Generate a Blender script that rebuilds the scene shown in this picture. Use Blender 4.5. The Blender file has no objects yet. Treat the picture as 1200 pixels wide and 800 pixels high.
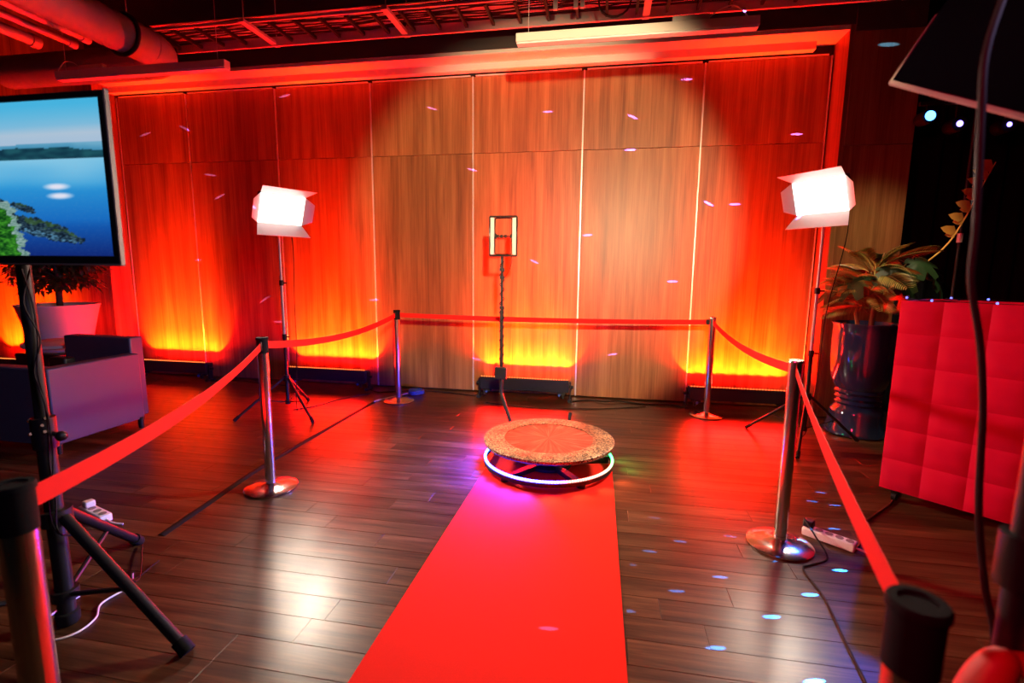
import bpy, math, random
from mathutils import Vector, Matrix, Euler, noise
R = math.radians
PI = math.pi
random.seed(7)
sc = bpy.context.scene
col = sc.collection

# ------------------------------------------------------------------ camera
cam = bpy.data.cameras.new('camera')
cam.sensor_width = 36.0
cam.lens = 581.35 * 36.0 / 1200.0
cam.clip_start = 0.05
cam.dof.use_dof = True
cam.dof.focus_distance = 4.3
cam.dof.aperture_fstop = 2.4
cam_o = bpy.data.objects.new('camera', cam)
col.objects.link(cam_o)
_yaw, _pitch, _roll = -0.1779, 0.1429, 0.01028
_f = Vector((math.sin(_yaw) * math.cos(_pitch), math.cos(_yaw) * math.cos(_pitch), -math.sin(_pitch)))
_r0 = Vector((math.cos(_yaw), -math.sin(_yaw), 0))
_u0 = _r0.cross(_f)
_r = _r0 * math.cos(_roll) + _u0 * math.sin(_roll)
_u = -_r0 * math.sin(_roll) + _u0 * math.cos(_roll)
cam_o.matrix_world = Matrix(((_r.x, _u.x, -_f.x, 0), (_r.y, _u.y, -_f.y, 0),
                             (_r.z, _u.z, -_f.z, 1.4338), (0, 0, 0, 1)))
sc.camera = cam_o

# ------------------------------------------------------------------ world, exposure
sc.view_settings.view_transform = 'Standard'
sc.view_settings.look = 'None'
sc.view_settings.exposure = 0.0
sc.view_settings.gamma = 1.0
sc.view_settings.use_curve_mapping = False
W = bpy.data.worlds.new('dark_room')
sc.world = W
W.use_nodes = True
W.node_tree.nodes['Background'].inputs[0].default_value = (0.9, 0.75, 0.9, 1)
W.node_tree.nodes['Background'].inputs[1].default_value = 0.002


# ------------------------------------------------------------------ lights
def spot(name, loc, target, power, color, angle, blend=0.3, radius=0.02, scale=None, roll=0.0):
    l = bpy.data.lights.new(name, 'SPOT')
    l.energy = power
    l.color = color
    l.spot_size = R(angle)
    l.spot_blend = blend
    l.shadow_soft_size = radius
    o = bpy.data.objects.new(name, l)
    col.objects.link(o)
    o.location = loc
    q = (Vector(target) - Vector(loc)).to_track_quat('-Z', 'Y')
    o.rotation_euler = (q.to_matrix() @ Matrix.Rotation(roll, 3, 'Z')).to_euler()
    if scale:
        o.scale = scale
    return o


def area(name, loc, target, power, color, sx, sy, spread=180.0):
    l = bpy.data.lights.new(name, 'AREA')
    l.shape = 'RECTANGLE'
    l.size = sx
    l.size_y = sy
    l.energy = power
    l.color = color
    l.spread = R(spread)
    o = bpy.data.objects.new(name, l)
    col.objects.link(o)
    o.location = loc
    o.rotation_euler = (Vector(target) - Vector(loc)).to_track_quat('-Z', 'Y').to_euler()
    return o


# studio spotlight standing behind the camera, thrown on the middle of the panelled wall
spot('studio_spot_light', (0.35, -0.4, 2.2), (-0.68, 5.6, 1.76), 1750, (1.0, 0.70, 0.38), 42, 0.3, 0.06)
# added unseen red fills: one for the ceiling, one for counter and belts
area('red_ceiling_fill', (-2.4, 2.0, 0.35), (-2.2, 4.2, 4.2), 5, (1, 0.004, 0.003), 1.2, 0.2, 110)
area('red_counter_fill', (-1.6, -0.9, 2.7), (1.9, 3.2, 0.6), 13, (1, 0.012, 0.07), 0.4, 0.4, 60)
area('cool_sofa_fill', (1.9, 0.2, 2.9), (-4.0, 3.4, 0.4), 6, (0.62, 0.5, 1.0), 0.5, 0.5, 44)  # added unseen lamp that gives the sofa side its lilac cast
spot('plant_fill_spot', (2.0, 3.75, 4.45), (2.5, 4.85, 1.5), 420, (1.0, 0.78, 0.45), 32, 0.6, 0.05)  # added unseen lamp to brighten the tropical plant and amber frond

BARS = [-5.37, -3.215, -0.825, 1.44]        # centres of the four uplight bars in view
HIDDEN_BAR = -7.35
for bx in BARS + [HIDDEN_BAR]:
    by = 5.40 if bx != HIDDEN_BAR else 5.06
    n = 8
    for k in range(n):
        px = bx - 0.44 + 0.88 * k / (n - 1)
        spot('uplight_near_beam', (px, by, 0.275), (px, by + 0.20, 0.535), 80, (1, 0.135, 0.003), 74, 0.35, 0.012)
    for k in range(4):
        px = bx - 0.36 + 0.72 * k / 3
        spot('uplight_mid_beam', (px, by, 0.275), (px, by + 0.20, 1.33), 540, (1, 0.036, 0.001), 36, 0.8, 0.012)
        spot('uplight_far_beam', (px, by, 0.275), (px, by + 0.06, 3.1), 420, (1, 0.001, 0.001), 24, 0.9, 0.012)
    area('uplight_glow', (bx, by - 0.01, 0.275), (bx, by - 0.20, 1.2), 115, (1, 0.003, 0.002), 0.95, 0.03, 165)
    area('floor_reflection_fill', (bx, by - 0.03, 0.285), (bx, by - 1.0, 0.16), 26, (1, 0.002, 0.002), 0.95, 0.03, 75)  # added lamp standing in for the red reflection on the floor
    area('uplight_spill', (bx, by + 0.03, 0.262), (bx, by + 0.2, 0.40), 9.0, (1, 0.006, 0.003), 0.95, 0.02, 150)

# party lights: narrow blue and violet beams from the light bar on its stand
D1 = (2.766, 5.12, 2.805)
WALL_MARKS = [(0.77, 3.37, 0), (-0.64, 3.12, 0), (0.25, 3.03, 25), (0.24, 2.70, 0), (1.32, 2.13, 0), (1.85, 2.80, 0),
              (-0.18, 1.82, 0), (0.74, 1.33, 0), (0.14, 0.51, -5), (1.06, 2.14, 28), (-0.76, 1.53, 30), (-0.81, 0.87, 0),
              (-1.94, 3.21, 18), (-1.48, 2.54, 20), (-3.75, 3.43, -20), (-4.82, 2.56, 15), (-4.71, 2.30, -30),
              (-4.17, 1.04, -30), (-3.99, 0.76, 15), (-2.70, 1.06, 10), (-5.13, 3.12, 35), (-5.05, 1.52, 10),
              (1.71, 1.66, -40), (-1.43, 0.39, 25), (-5.71, 3.07, -25)]
FLOOR_MARKS = [(0.46, 2.61, 1.0), (0.29, 2.48, 1.0), (0.18, 2.34, 0.5), (0.60, 2.32, 1.2), (0.38, 2.17, 1.3),
               (0.15, 1.99, 1.0), (0.88, 2.51, 1.2), (0.75, 2.07, 2.0), (0.48, 1.84, 2.2), (1.19, 2.49, 2.0),
               (0.97, 2.26, 2.0), (1.11, 1.97, 2.0), (0.79, 1.74, 2.5), (1.47, 3.42, 0.5), (1.36, 3.27, 0.5),
               (1.48, 3.24, 0.5), (1.34, 2.92, 0.5), (-0.17, 1.81, 1.0), (0.74, 2.72, 0.4), (1.09, 2.69, 2.0),
               (0.35, 2.85, 0.3)]
HEAD = (1.2, 0.6, 2.9)                      # a second party light hangs out of frame, in front of the wall
T2 = math.tan(R(2.0))                       # every beam is a 4 degree cone squeezed to a thin dash
for (mx, mz, ang) in WALL_MARKS:
    d = (Vector((mx, 5.6, mz)) - Vector(HEAD)).length
    kx, ky = 0.062 / d / T2, 0.0115 / d / T2
    spot('violet_beam', HEAD, (mx, 5.6, mz), 20000, (0.28, 0.14, 1.0), 4.0, 0.6, 0.0, (kx, ky, 1), R(-ang))
for (mx, my, s) in FLOOR_MARKS:
    d = (Vector((mx, my, 0)) - Vector(D1)).length
    kx, ky = 0.036 / d / T2, 0.0085 / d / T2
    spot('blue_beam', D1, (mx, my, 0), 30000 * s, (0.012, 0.20, 1.0), 4.0, 0.6, 0.0, (kx, ky, 1), R(28))
spot('blue_beam', HEAD, (2.45, 5.3, 3.47), 7000, (0.05, 0.3, 1.0), 4.0, 0.6, 0.0, (0.55, 0.12, 1), R(-4))
spot('blue_wash', D1, (1.15, 2.1, 0.0), 150, (0.03, 0.12, 1.0), 22, 1.0, 0.03)


# ------------------------------------------------------------------ materials
def mat(name, color, rough=0.5, metal=0.0, spec=0.5, coat=0.0):
    m = bpy.data.materials.new(name)
    m.use_nodes = True
    b = m.node_tree.nodes['Principled BSDF']
    b.inputs['Base Color'].default_value = (*color, 1)
    b.inputs['Roughness'].default_value = rough
    b.inputs['Metallic'].default_value = metal
    b.inputs['Specular IOR Level'].default_value = spec
    b.inputs['Coat Weight'].default_value = coat
    return m


def emit(name, color, strength):
    m = bpy.data.materials.new(name)
    m.use_nodes = True
    nt = m.node_tree
    nt.nodes.clear()
    e = nt.nodes.new('ShaderNodeEmission')
    e.inputs[0].default_value = (*color, 1)
    e.inputs[1].default_value = strength
    o = nt.nodes.new('ShaderNodeOutputMaterial')
    nt.links.new(e.outputs[0], o.inputs[0])
    return m


def N(m, kind, **kw):
    n = m.node_tree.nodes.new(kind)
    for k, v in kw.items():
        if hasattr(n, k):
            setattr(n, k, v)
        else:
            n.inputs[k].default_value = v
    return n


def L(m, a, b):
    m.node_tree.links.new(a, b)


def ramp(m, fac, stops):
    r = m.node_tree.nodes.new('ShaderNodeValToRGB')
    cr = r.color_ramp
    while len(cr.elements) < len(stops):
        cr.elements.new(0.5)
    for e, (p, c) in zip(cr.elements, stops):
        e.position = p
        e.color = (*c, 1)
    L(m, fac, r.inputs[0])
    return r.outputs[0]


def wood(name, scale, c0, c1, c2, rough, fine, bump=0.05, vary=0.25):
    m = mat(name, c1, rough)
    b = m.node_tree.nodes['Principled BSDF']
    g = N(m, 'ShaderNodeNewGeometry')
    oi = N(m, 'ShaderNodeObjectInfo')
    add = N(m, 'ShaderNodeMath', operation='ADD')
    L(m, oi.outputs['Random'], add.inputs[0])
    L(m, g.outputs['Random Per Island'], add.inputs[1])
    off = N(m, 'ShaderNodeVectorMath', operation='SCALE')
    off.inputs[0].default_value = (37, 53, 71)
    L(m, add.outputs[0], off.inputs['Scale'])
    va = N(m, 'ShaderNodeVectorMath', operation='ADD')
    L(m, g.outputs['Position'], va.inputs[0])
    L(m, off.outputs[0], va.inputs[1])
    mp = N(m, 'ShaderNodeMapping')
    mp.inputs['Scale'].default_value = scale
    L(m, va.outputs[0], mp.inputs[0])
    n1 = N(m, 'ShaderNodeTexNoise', Scale=1.0, Detail=6.0, Roughness=0.62, Distortion=0.35)
    L(m, mp.outputs[0], n1.inputs['Vector'])
    mp2 = N(m, 'ShaderNodeMapping')
    mp2.inputs['Scale'].default_value = fine
    L(m, va.outputs[0], mp2.inputs[0])
    n2 = N(m, 'ShaderNodeTexNoise', Scale=1.0, Detail=3.0, Roughness=0.6)
    L(m, mp2.outputs[0], n2.inputs['Vector'])
    mx = N(m, 'ShaderNodeMath', operation='MULTIPLY_ADD')
    L(m, n2.outputs[0], mx.inputs[0])
    mx.inputs[1].default_value = 0.45
    L(m, n1.outputs[0], mx.inputs[2])
    sub = N(m, 'ShaderNodeMath', operation='SUBTRACT')
    L(m, mx.outputs[0], sub.inputs[0])
    sub.inputs[1].default_value = 0.225
    c = ramp(m, sub.outputs[0], [(0.3, c0), (0.52, c1), (0.75, c2)])
    hs = N(m, 'ShaderNodeHueSaturation')
    L(m, c, hs.inputs['Color'])
    fr = N(m, 'ShaderNodeMath', operation='FRACT')
    L(m, add.outputs[0], fr.inputs[0])
    mr = N(m, 'ShaderNodeMapRange')
    mr.inputs['To Min'].default_value = 1 - vary
    mr.inputs['To Max'].default_value = 1 + vary
    L(m, fr.outputs[0], mr.inputs['Value'])
    L(m, mr.outputs[0], hs.inputs['Value'])
    L(m, hs.outputs[0], b.inputs['Base Color'])
    bp = N(m, 'ShaderNodeBump', Strength=bump, Distance=0.002)
    L(m, sub.outputs[0], bp.inputs['Height'])
    L(m, bp.outputs[0], b.inputs['Normal'])
    return m


M = {}
M['panel'] = wood('walnut_veneer', (11, 11, 0.5), (0.150, 0.052, 0.017), (0.27, 0.106, 0.036), (0.39, 0.172, 0.064), 0.42, (95, 95, 1.6), 0.02, 0.08)
M['plank'] = wood('dark_walnut_plank', (1.3, 17, 8), (0.016, 0.0065, 0.003), (0.060, 0.026, 0.012), (0.135, 0.062, 0.030), 0.30, (4, 120, 60), 0.2, 0.25)
M['plank'].node_tree.nodes['Principled BSDF'].inputs['Specular IOR Level'].default_value = 0.23
M['black_paint'] = mat('black_ceiling_paint', (0.022, 0.019, 0.019), 0.8, 0, 0.2)
M['dark_grey'] = mat('dark_bulkhead_paint', (0.055, 0.045, 0.043), 0.7, 0, 0.25)
M['white_paint'] = mat('off_white_paint', (0.68, 0.62, 0.56), 0.55)
M['alu'] = mat('satin_aluminium', (0.83, 0.81, 0.78), 0.35, 0.55)
M['galv'] = mat('galvanised_steel', (0.55, 0.53, 0.52), 0.5, 0.4)
M['duct'] = mat('shade_toned_duct_steel', (0.24, 0.23, 0.23), 0.6, 0.2)  # galvanised steel darkened, the duct's shade put into its colour
M['black'] = mat('black_plastic', (0.007, 0.007, 0.008), 0.42, 0, 0.35)
M['matte_black'] = mat('matte_black_metal', (0.009, 0.009, 0.010), 0.48, 0.1, 0.35)
M['rubber'] = mat('black_rubber', (0.01, 0.01, 0.01), 0.8, 0, 0.12)
M['cable'] = mat('black_cable', (0.010, 0.009, 0.009), 0.6, 0, 0.15)
M['pot_blue'] = mat('glazed_navy_ceramic', (0.012, 0.028, 0.075), 0.08, 0, 0.7, 0.6)
M['pot_white'] = mat('white_matte_pot', (0.50, 0.47, 0.39), 0.55)
M['soil'] = mat('potting_soil', (0.02, 0.014, 0.01), 0.95)
M['leather'] = mat('grey_lilac_leatherette', (0.050, 0.048, 0.088), 0.45)
M['white_plastic'] = mat('white_plastic', (0.75, 0.72, 0.68), 0.4)
M['silver'] = mat('silver_bezel', (0.10, 0.075, 0.058), 0.5, 0.2)
M['cap_black'] = mat('matte_black_cap', (0.007, 0.007, 0.009), 0.8, 0, 0.08)
M['belt'] = mat('red_webbing', (0.72, 0.018, 0.014), 0.7, 0, 0.2)
m = M['belt']
nt = m.node_tree
tl = nt.nodes.new('ShaderNodeBsdfTranslucent'); tl.inputs[0].default_value = (0.8, 0.02, 0.015, 1)
ms = nt.nodes.new('ShaderNodeMixShader'); ms.inputs[0].default_value = 0.3
nt.links.new(nt.nodes['Principled BSDF'].outputs[0], ms.inputs[1]); nt.links.new(tl.outputs[0], ms.inputs[2])
nt.links.new(ms.outputs[0], nt.nodes['Material Output'].inputs[0])
M['quilt'] = mat('red_quilted_leatherette', (0.56, 0.003, 0.028), 0.7, 0, 0.06)
M['bag'] = mat('red_nylon', (0.5, 0.015, 0.012), 0.6)
M['curtain'] = mat('black_stage_drape', (0.006, 0.006, 0.009), 0.9, 0, 0.1)
M['softbox'] = mat('black_softbox_fabric', (0.0016, 0.0016, 0.003), 1.0, 0, 0.0)
M['trim_tape'] = mat('grey_rim_tape', (0.22, 0.20, 0.19), 0.8, 0, 0.1)
M['diffuser'] = mat('white_diffuser_cloth', (0.75, 0.75, 0.75), 0.8)
M['blue_cable'] = mat('blue_cable', (0.03, 0.08, 0.4), 0.45)
M['copper'] = mat('brass_connector', (0.8, 0.5, 0.25), 0.25, 1.0)
M['bar_body'] = mat('black_bar_housing', (0.02, 0.022, 0.03), 0.28, 0.3)
M['lamp_flap'] = mat('grey_barn_door_metal', (0.62, 0.60, 0.58), 0.42, 0.3)
M['led_white'] = emit('lit_led_panel', (1.0, 0.93, 0.86), 4.5)
M['led_amber'] = emit('amber_led', (1.0, 0.22, 0.04), 4.0)
M['strip_white'] = mat('frosted_light_bar', (0.8, 0.8, 0.8), 0.4)
M['blue_lens'] = emit('lit_blue_lens', (0.06, 0.30, 1.0), 9)
M['violet_lens'] = emit('lit_violet_lens', (0.22, 0.16, 1.0), 6)
M['fairy_blue'] = emit('blue_fairy_bulb', (0.14, 0.16, 1.0), 3.2)
M['fairy_teal'] = emit('teal_fairy_bulb', (0.05, 0.6, 0.55), 3)

# stainless steel with fine vertical brushing
m = M['steel'] = mat('brushed_stainless_steel', (0.74, 0.69, 0.62), 0.2, 1.0)
b = m.node_tree.nodes['Principled BSDF']
b.inputs['Roughness'].default_value = 0.2

# carpet
m = M['carpet'] = mat('red_felt_carpet', (0.78, 0.028, 0.022), 1.0, 0, 0.03)
b = m.node_tree.nodes['Principled BSDF']
g = N(m, 'ShaderNodeNewGeometry')
nz = N(m, 'ShaderNodeTexNoise', Scale=420.0, Detail=3.0)
L(m, g.outputs['Position'], nz.inputs['Vector'])
c = ramp(m, nz.outputs[0], [(0.3, (0.66, 0.017, 0.010)), (0.7, (0.84, 0.027, 0.016))])
L(m, c, b.inputs['Base Color'])
bp = N(m, 'ShaderNodeBump', Strength=0.3, Distance=0.002)
L(m, nz.outputs[0], bp.inputs['Height']); L(m, bp.outputs[0], b.inputs['Normal'])

# glitter ring of the platform
m = M['glitter'] = mat('gold_glitter', (0.7, 0.5, 0.32), 0.45, 0.35)
b = m.node_tree.nodes['Principled BSDF']
tc = N(m, 'ShaderNodeTexCoord')
vo = N(m, 'ShaderNodeTexVoronoi', Scale=110.0)
L(m, tc.outputs['Object'], vo.inputs['Vector'])
c = ramp(m, vo.outputs['Color'], [(0.2, (0.05, 0.02, 0.018)), (0.45, (0.40, 0.20, 0.09)), (0.85, (0.85, 0.56, 0.30))])
nz = N(m, 'ShaderNodeTexNoise', Scale=5.0, Detail=4.0)
L(m, tc.outputs['Object'], nz.inputs['Vector'])
hs = N(m, 'ShaderNodeHueSaturation')
mr = N(m, 'ShaderNodeMapRange'); mr.inputs['From Min'].default_value = 0.3; mr.inputs['From Max'].default_value = 0.7; mr.inputs['To Min'].default_value = 0.25; mr.inputs['To Max'].default_value = 1.0
L(m, nz.outputs[0], mr.inputs['Value']); L(m, mr.outputs[0], hs.inputs['Value'])
L(m, c, hs.inputs['Color']); L(m, hs.outputs[0], b.inputs['Base Color'])
bp = N(m, 'ShaderNodeBump', Strength=0.6, Distance=0.003)
L(m, vo.outputs['Distance'], bp.inputs['Height']); L(m, bp.outputs[0], b.inputs['Normal'])

# radially brushed metal disc, red wall reflection and flares painted into its colour
m = M['disc'] = mat('brushed_metal_red_reflection', (0.8, 0.35, 0.25), 0.3, 0.85)
b = m.node_tree.nodes['Principled BSDF']
tc = N(m, 'ShaderNodeTexCoord')
gr = N(m, 'ShaderNodeTexGradient', gradient_type='RADIAL')
L(m, tc.outputs['Object'], gr.inputs[0])
sep = N(m, 'ShaderNodeVectorMath', operation='LENGTH')
L(m, tc.outputs['Object'], sep.inputs[0])
cx = N(m, 'ShaderNodeCombineXYZ')
s1 = N(m, 'ShaderNodeMath', operation='MULTIPLY'); s1.inputs[1].default_value = 70
L(m, gr.outputs['Fac'], s1.inputs[0]); L(m, s1.outputs[0], cx.inputs[0])
s2 = N(m, 'ShaderNodeMath', operation='MULTIPLY'); s2.inputs[1].default_value = 7
L(m, sep.outputs['Value'], s2.inputs[0]); L(m, s2.outputs[0], cx.inputs[1])
nz = N(m, 'ShaderNodeTexNoise', Scale=1.0, Detail=3.0)
L(m, cx.outputs[0], nz.inputs['Vector'])
c = ramp(m, nz.outputs[0], [(0.3, (0.5, 0.14, 0.10)), (0.55, (0.72, 0.28, 0.19)), (0.75, (0.95, 0.62, 0.45))])
L(m, c, b.inputs['Base Color'])
bp = N(m, 'ShaderNodeBump', Strength=0.12, Distance=0.003)
L(m, nz.outputs[0], bp.inputs['Height']); L(m, bp.outputs[0], b.inputs['Normal'])


def leaf_mat(name, a, bcol, rough=0.4):
    m = mat(name, a, rough)
    b = m.node_tree.nodes['Principled BSDF']
    oi = N(m, 'ShaderNodeObjectInfo')
    g = N(m, 'ShaderNodeNewGeometry')
    ad = N(m, 'ShaderNodeMath', operation='ADD')
    L(m, oi.outputs['Random'], ad.inputs[0]); L(m, g.outputs['Random Per Island'], ad.inputs[1])
    fr = N(m, 'ShaderNodeMath', operation='FRACT'); L(m, ad.outputs[0], fr.inputs[0])
    L(m, ramp(m, fr.outputs[0], [(0.0, a), (1.0, bcol)]), b.inputs['Base Color'])
    return m


M['monstera'] = leaf_mat('monstera_green', (0.012, 0.04, 0.014), (0.03, 0.075, 0.022))
M['palm'] = leaf_mat('palm_green', (0.14, 0.15, 0.03), (0.40, 0.30, 0.07))
M['ficus'] = leaf_mat('ficus_green', (0.012, 0.03, 0.012), (0.03, 0.06, 0.02), 0.5)
M['amber_leaf'] = leaf_mat('amber_frond_leaf', (0.62, 0.30, 0.05), (0.72, 0.40, 0.08), 0.6)  # amber base colour, slightly different on each leaflet
M['stem'] = mat('plant_stem', (0.25, 0.16, 0.05), 0.7)
M['bark'] = mat('ficus_bark', (0.05, 0.035, 0.025), 0.85)

# light tube of the platform: an addressable LED strip that runs through blue, white, red and green
m = M['led_ring'] = bpy.data.materials.new('colour_changing_led_strip')
m.use_nodes = True
nt = m.node_tree
nt.nodes.clear()
tc = N(m, 'ShaderNodeTexCoord')
gr = N(m, 'ShaderNodeTexGradient', gradient_type='RADIAL')
L(m, tc.outputs['Object'], gr.inputs[0])
# gradient fac: 0.5 + angle/2pi; front = 0.25 , left = 0/1 , right = 0.5, back = 0.75
r_ = nt.nodes.new('ShaderNodeValToRGB')
cr = r_.color_ramp
STOPS = [(0.0, (0.03, 0.08, 1.0)), (0.12, (0.02, 0.03, 1.0)), (0.27, (0.03, 0.03, 1.0)), (0.31, (0.10, 0.02, 0.016)),
         (0.40, (0.08, 0.022, 0.016)), (0.46, (0.03, 0.045, 0.022)), (0.52, (0.008, 0.25, 0.04)), (0.62, (0.003, 0.06, 0.04)),
         (0.75, (0.03, 0.06, 1.0)), (1.0, (0.03, 0.08, 1.0))]
while len(cr.elements) < len(STOPS):
    cr.elements.new(0.5)
for e_, (p_, c_) in zip(cr.elements, STOPS):
    e_.position = p_
    e_.color = (*c_, 1)
L(m, gr.outputs['Fac'], r_.inputs[0])
em = N(m, 'ShaderNodeEmission', Strength=11.0)
L(m, r_.outputs[0], em.inputs[0])
# a string of single diodes along the tube
wv = N(m, 'ShaderNodeMath', operation='MULTIPLY'); wv.inputs[1].default_value = 2 * PI * 150
L(m, gr.outputs['Fac'], wv.inputs[0])
sn = N(m, 'ShaderNodeMath', operation='SINE'); L(m, wv.outputs[0], sn.inputs[0])
mr = N(m, 'ShaderNodeMapRange'); mr.inputs['From Min'].default_value = -1.0
mr.inputs['To Min'].default_value = 30.0; mr.inputs['To Max'].default_value = 110.0
L(m, sn.outputs[0], mr.inputs['Value']); L(m, mr.outputs[0], em.inputs[1])
o_ = nt.nodes.new('ShaderNodeOutputMaterial')
L(m, em.outputs[0], o_.inputs[0])

# picture on the television: colour stored per pixel of a fine grid
m = M['screen'] = bpy.data.materials.new('television_picture')
m.use_nodes = True
nt = m.node_tree
nt.nodes.clear()
at = N(m, 'ShaderNodeVertexColor', layer_name='picture')
em = N(m, 'ShaderNodeEmission', Strength=1.0)
L(m, at.outputs[0], em.inputs[0])
o_ = nt.nodes.new('ShaderNodeOutputMaterial')
L(m, em.outputs[0], o_.inputs[0])


# ------------------------------------------------------------------ mesh builder
class MB:
    def __init__(s):
        s.v, s.f = [], []

    def add(s, vs, fs):
        o = len(s.v)
        s.v += [tuple(p) for p in vs]
        s.f += [tuple(i + o for i in f) for f in fs]
        return s

    def box(s, x0, x1, y0, y1, z0, z1):
        return s.add([(x0, y0, z0), (x1, y0, z0), (x1, y1, z0), (x0, y1, z0), (x0, y0, z1), (x1, y0, z1), (x1, y1, z1), (x0, y1, z1)],
                     [(3, 2, 1, 0), (4, 5, 6, 7), (0, 1, 5, 4), (1, 2, 6, 5), (2, 3, 7, 6), (3, 0, 4, 7)])

    def obox(s, c, size, mtx):
        hx, hy, hz = size[0] / 2, size[1] / 2, size[2] / 2
        o = len(s.v)
        t = MB().box(-hx, hx, -hy, hy, -hz, hz)
        return s.add([Vector(c) + mtx @ Vector(p) for p in t.v], t.f)

    def cyl(s, p0, p1, r0, r1=None, n=14, caps=True):
        r1 = r0 if r1 is None else r1
        p0, p1 = Vector(p0), Vector(p1)
        q = (p1 - p0).to_track_quat('Z', 'Y').to_matrix()
        vs = []
        for p, r in ((p0, r0), (p1, r1)):
            for k in range(n):
                a = 2 * PI * k / n
                vs.append(p + q @ Vector((r * math.cos(a), r * math.sin(a), 0)))
        fs = [(k, (k + 1) % n, n + (k + 1) % n, n + k) for k in range(n)]
        if caps:
            fs += [tuple(reversed(range(n))), tuple(range(n, 2 * n))]
        return s.add(vs, fs)

    def tube(s, pts, r, n=8, closed=False):
        pts = [Vector(p) for p in pts]
        m_ = len(pts)
        vs, fs = [], []
        up = None
        for i, p in enumerate(pts):
            if closed:
                t = pts[(i + 1) % m_] - pts[i - 1]
            else:
                t = pts[min(i + 1, m_ - 1)] - pts[max(i - 1, 0)]
            t.normalize()
            if up is None:
                up = Vector((0, 0, 1)) if abs(t.z) < 0.9 else Vector((1, 0, 0))
            x = t.cross(up)
            if x.length < 1e-6:
                x = t.orthogonal()
            x.normalize()
            y = x.cross(t).normalized()
            up = y
            rr = r[i] if isinstance(r, (list, tuple)) else r
            for k in range(n):
                a = 2 * PI * k / n
                vs.append(p + x * (rr * math.cos(a)) + y * (rr * math.sin(a)))
        for i in range(m_ if closed else m_ - 1):
            j = (i + 1) % m_
            for k in range(n):
                k2 = (k + 1) % n
                fs.append((i * n + k, j * n + k, j * n + k2, i * n + k2)[::-1])
        if not closed:
            fs += [tuple(range(n)), tuple(reversed(range((m_ - 1) * n, m_ * n)))]
        return s.add(vs, fs)

    def lathe(s, prof, n=32, c=(0, 0, 0)):
        vs, fs = [], []
        rows = []
        for (r, z) in prof:
            if r < 1e-6:
                rows.append([len(vs)])
                vs.append((c[0], c[1], c[2] + z))
            else:
                rows.append(list(range(len(vs), len(vs) + n)))
                for k in range(n):
                    a = 2 * PI * k / n
                    vs.append((c[0] + r * math.cos(a), c[1] + r * math.sin(a), c[2] + z))
        for A, B in zip(rows[:-1], rows[1:]):
            for k in range(n):
                k2 = (k + 1) % n
                if len(A) == 1 and len(B) == 1:
                    continue
                if len(A) == 1:
                    fs.append((A[0], B[k2], B[k]))
                elif len(B) == 1:
                    fs.append((A[k], A[k2], B[0]))
                else:
                    fs.append((A[k], A[k2], B[k2], B[k]))
        return s.add(vs, fs)

    def sphere(s, c, r, n=10):
        h = n // 2 + 1
        prof = [(max(0, r * math.sin(PI * i / h)) if 0 < i < h else 0.0, -r * math.cos(PI * i / h)) for i in range(h + 1)]
        return s.lathe(prof, n, c)

    def mesh(s, name, m=None, angle=38):
        me = bpy.data.meshes.new(name)
        me.from_pydata(s.v, [], s.f)
        me.validate()
        me.polygons.foreach_set('use_smooth', [True] * len(me.polygons))
        me.set_sharp_from_angle(angle=R(angle))
        if m:
            me.materials.append(m)
        me.update()
        return me

    def build(s, name, m, parent=None, bevel=0.0, seg=2, angle=38):
        o = bpy.data.objects.new(name, s.mesh(name, m, angle))
        col.objects.link(o)
        if parent:
            o.parent = parent
        if bevel:
            bm = o.modifiers.new('soft_edges', 'BEVEL')
            bm.width = bevel
            bm.segments = seg
            bm.limit_method = 'ANGLE'
            bm.angle_limit = R(40)
        return o


def tag(o, label=None, cat=None, group=None, kind=None):
    if label: o['label'] = label
    if cat: o['category'] = cat
    if group: o['group'] = group
    if kind: o['kind'] = kind
    return o


def thing(name, label, cat, loc=(0, 0, 0), rz=0.0, group=None):
    o = bpy.data.objects.new(name, None)
    o.empty_display_size = 0.1
    col.objects.link(o)
    o.location = loc
    o.rotation_euler = (0, 0, rz)
    return tag(o, label, cat, group)


def share(name, me, parent, loc=(0, 0, 0), rot=None):
    o = bpy.data.objects.new(name, me)
    col.objects.link(o)
    o.parent = parent
    o.location = loc
    if rot:
        o.rotation_euler = rot
    return o


def bez(pts, n=8):
    """Catmull-Rom through points"""
    P = [Vector(p) for p in pts]
    P = [P[0] * 2 - P[1]] + P + [P[-1] * 2 - P[-2]]
    out = []
    for i in range(1, len(P) - 2):
        for k in range(n):
            t = k / n
            a, b_, c_, d = P[i - 1], P[i], P[i + 1], P[i + 2]
            out.append(0.5 * ((2 * b_) + (c_ - a) * t + (2 * a - 5 * b_ + 4 * c_ - d) * t * t + (3 * b_ - a - 3 * c_ + d) * t ** 3))
    out.append(P[-2])
    return out


# ------------------------------------------------------------------ the setting
YB = 5.60                                   # face of the wall panels
X_L, X_R = -6.11, 2.13                      # opening of the recess
YF = 5.31                                   # face of the wall around the recess

floor = MB().box(-8.4, 6.2, -1.2, 6.2, -0.12, -0.012).build('floor', M['rubber'])
tag(floor, 'dark walnut plank floor', kind='structure')
PW, PL, GAP = 0.136, 1.22, 0.0009


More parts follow.
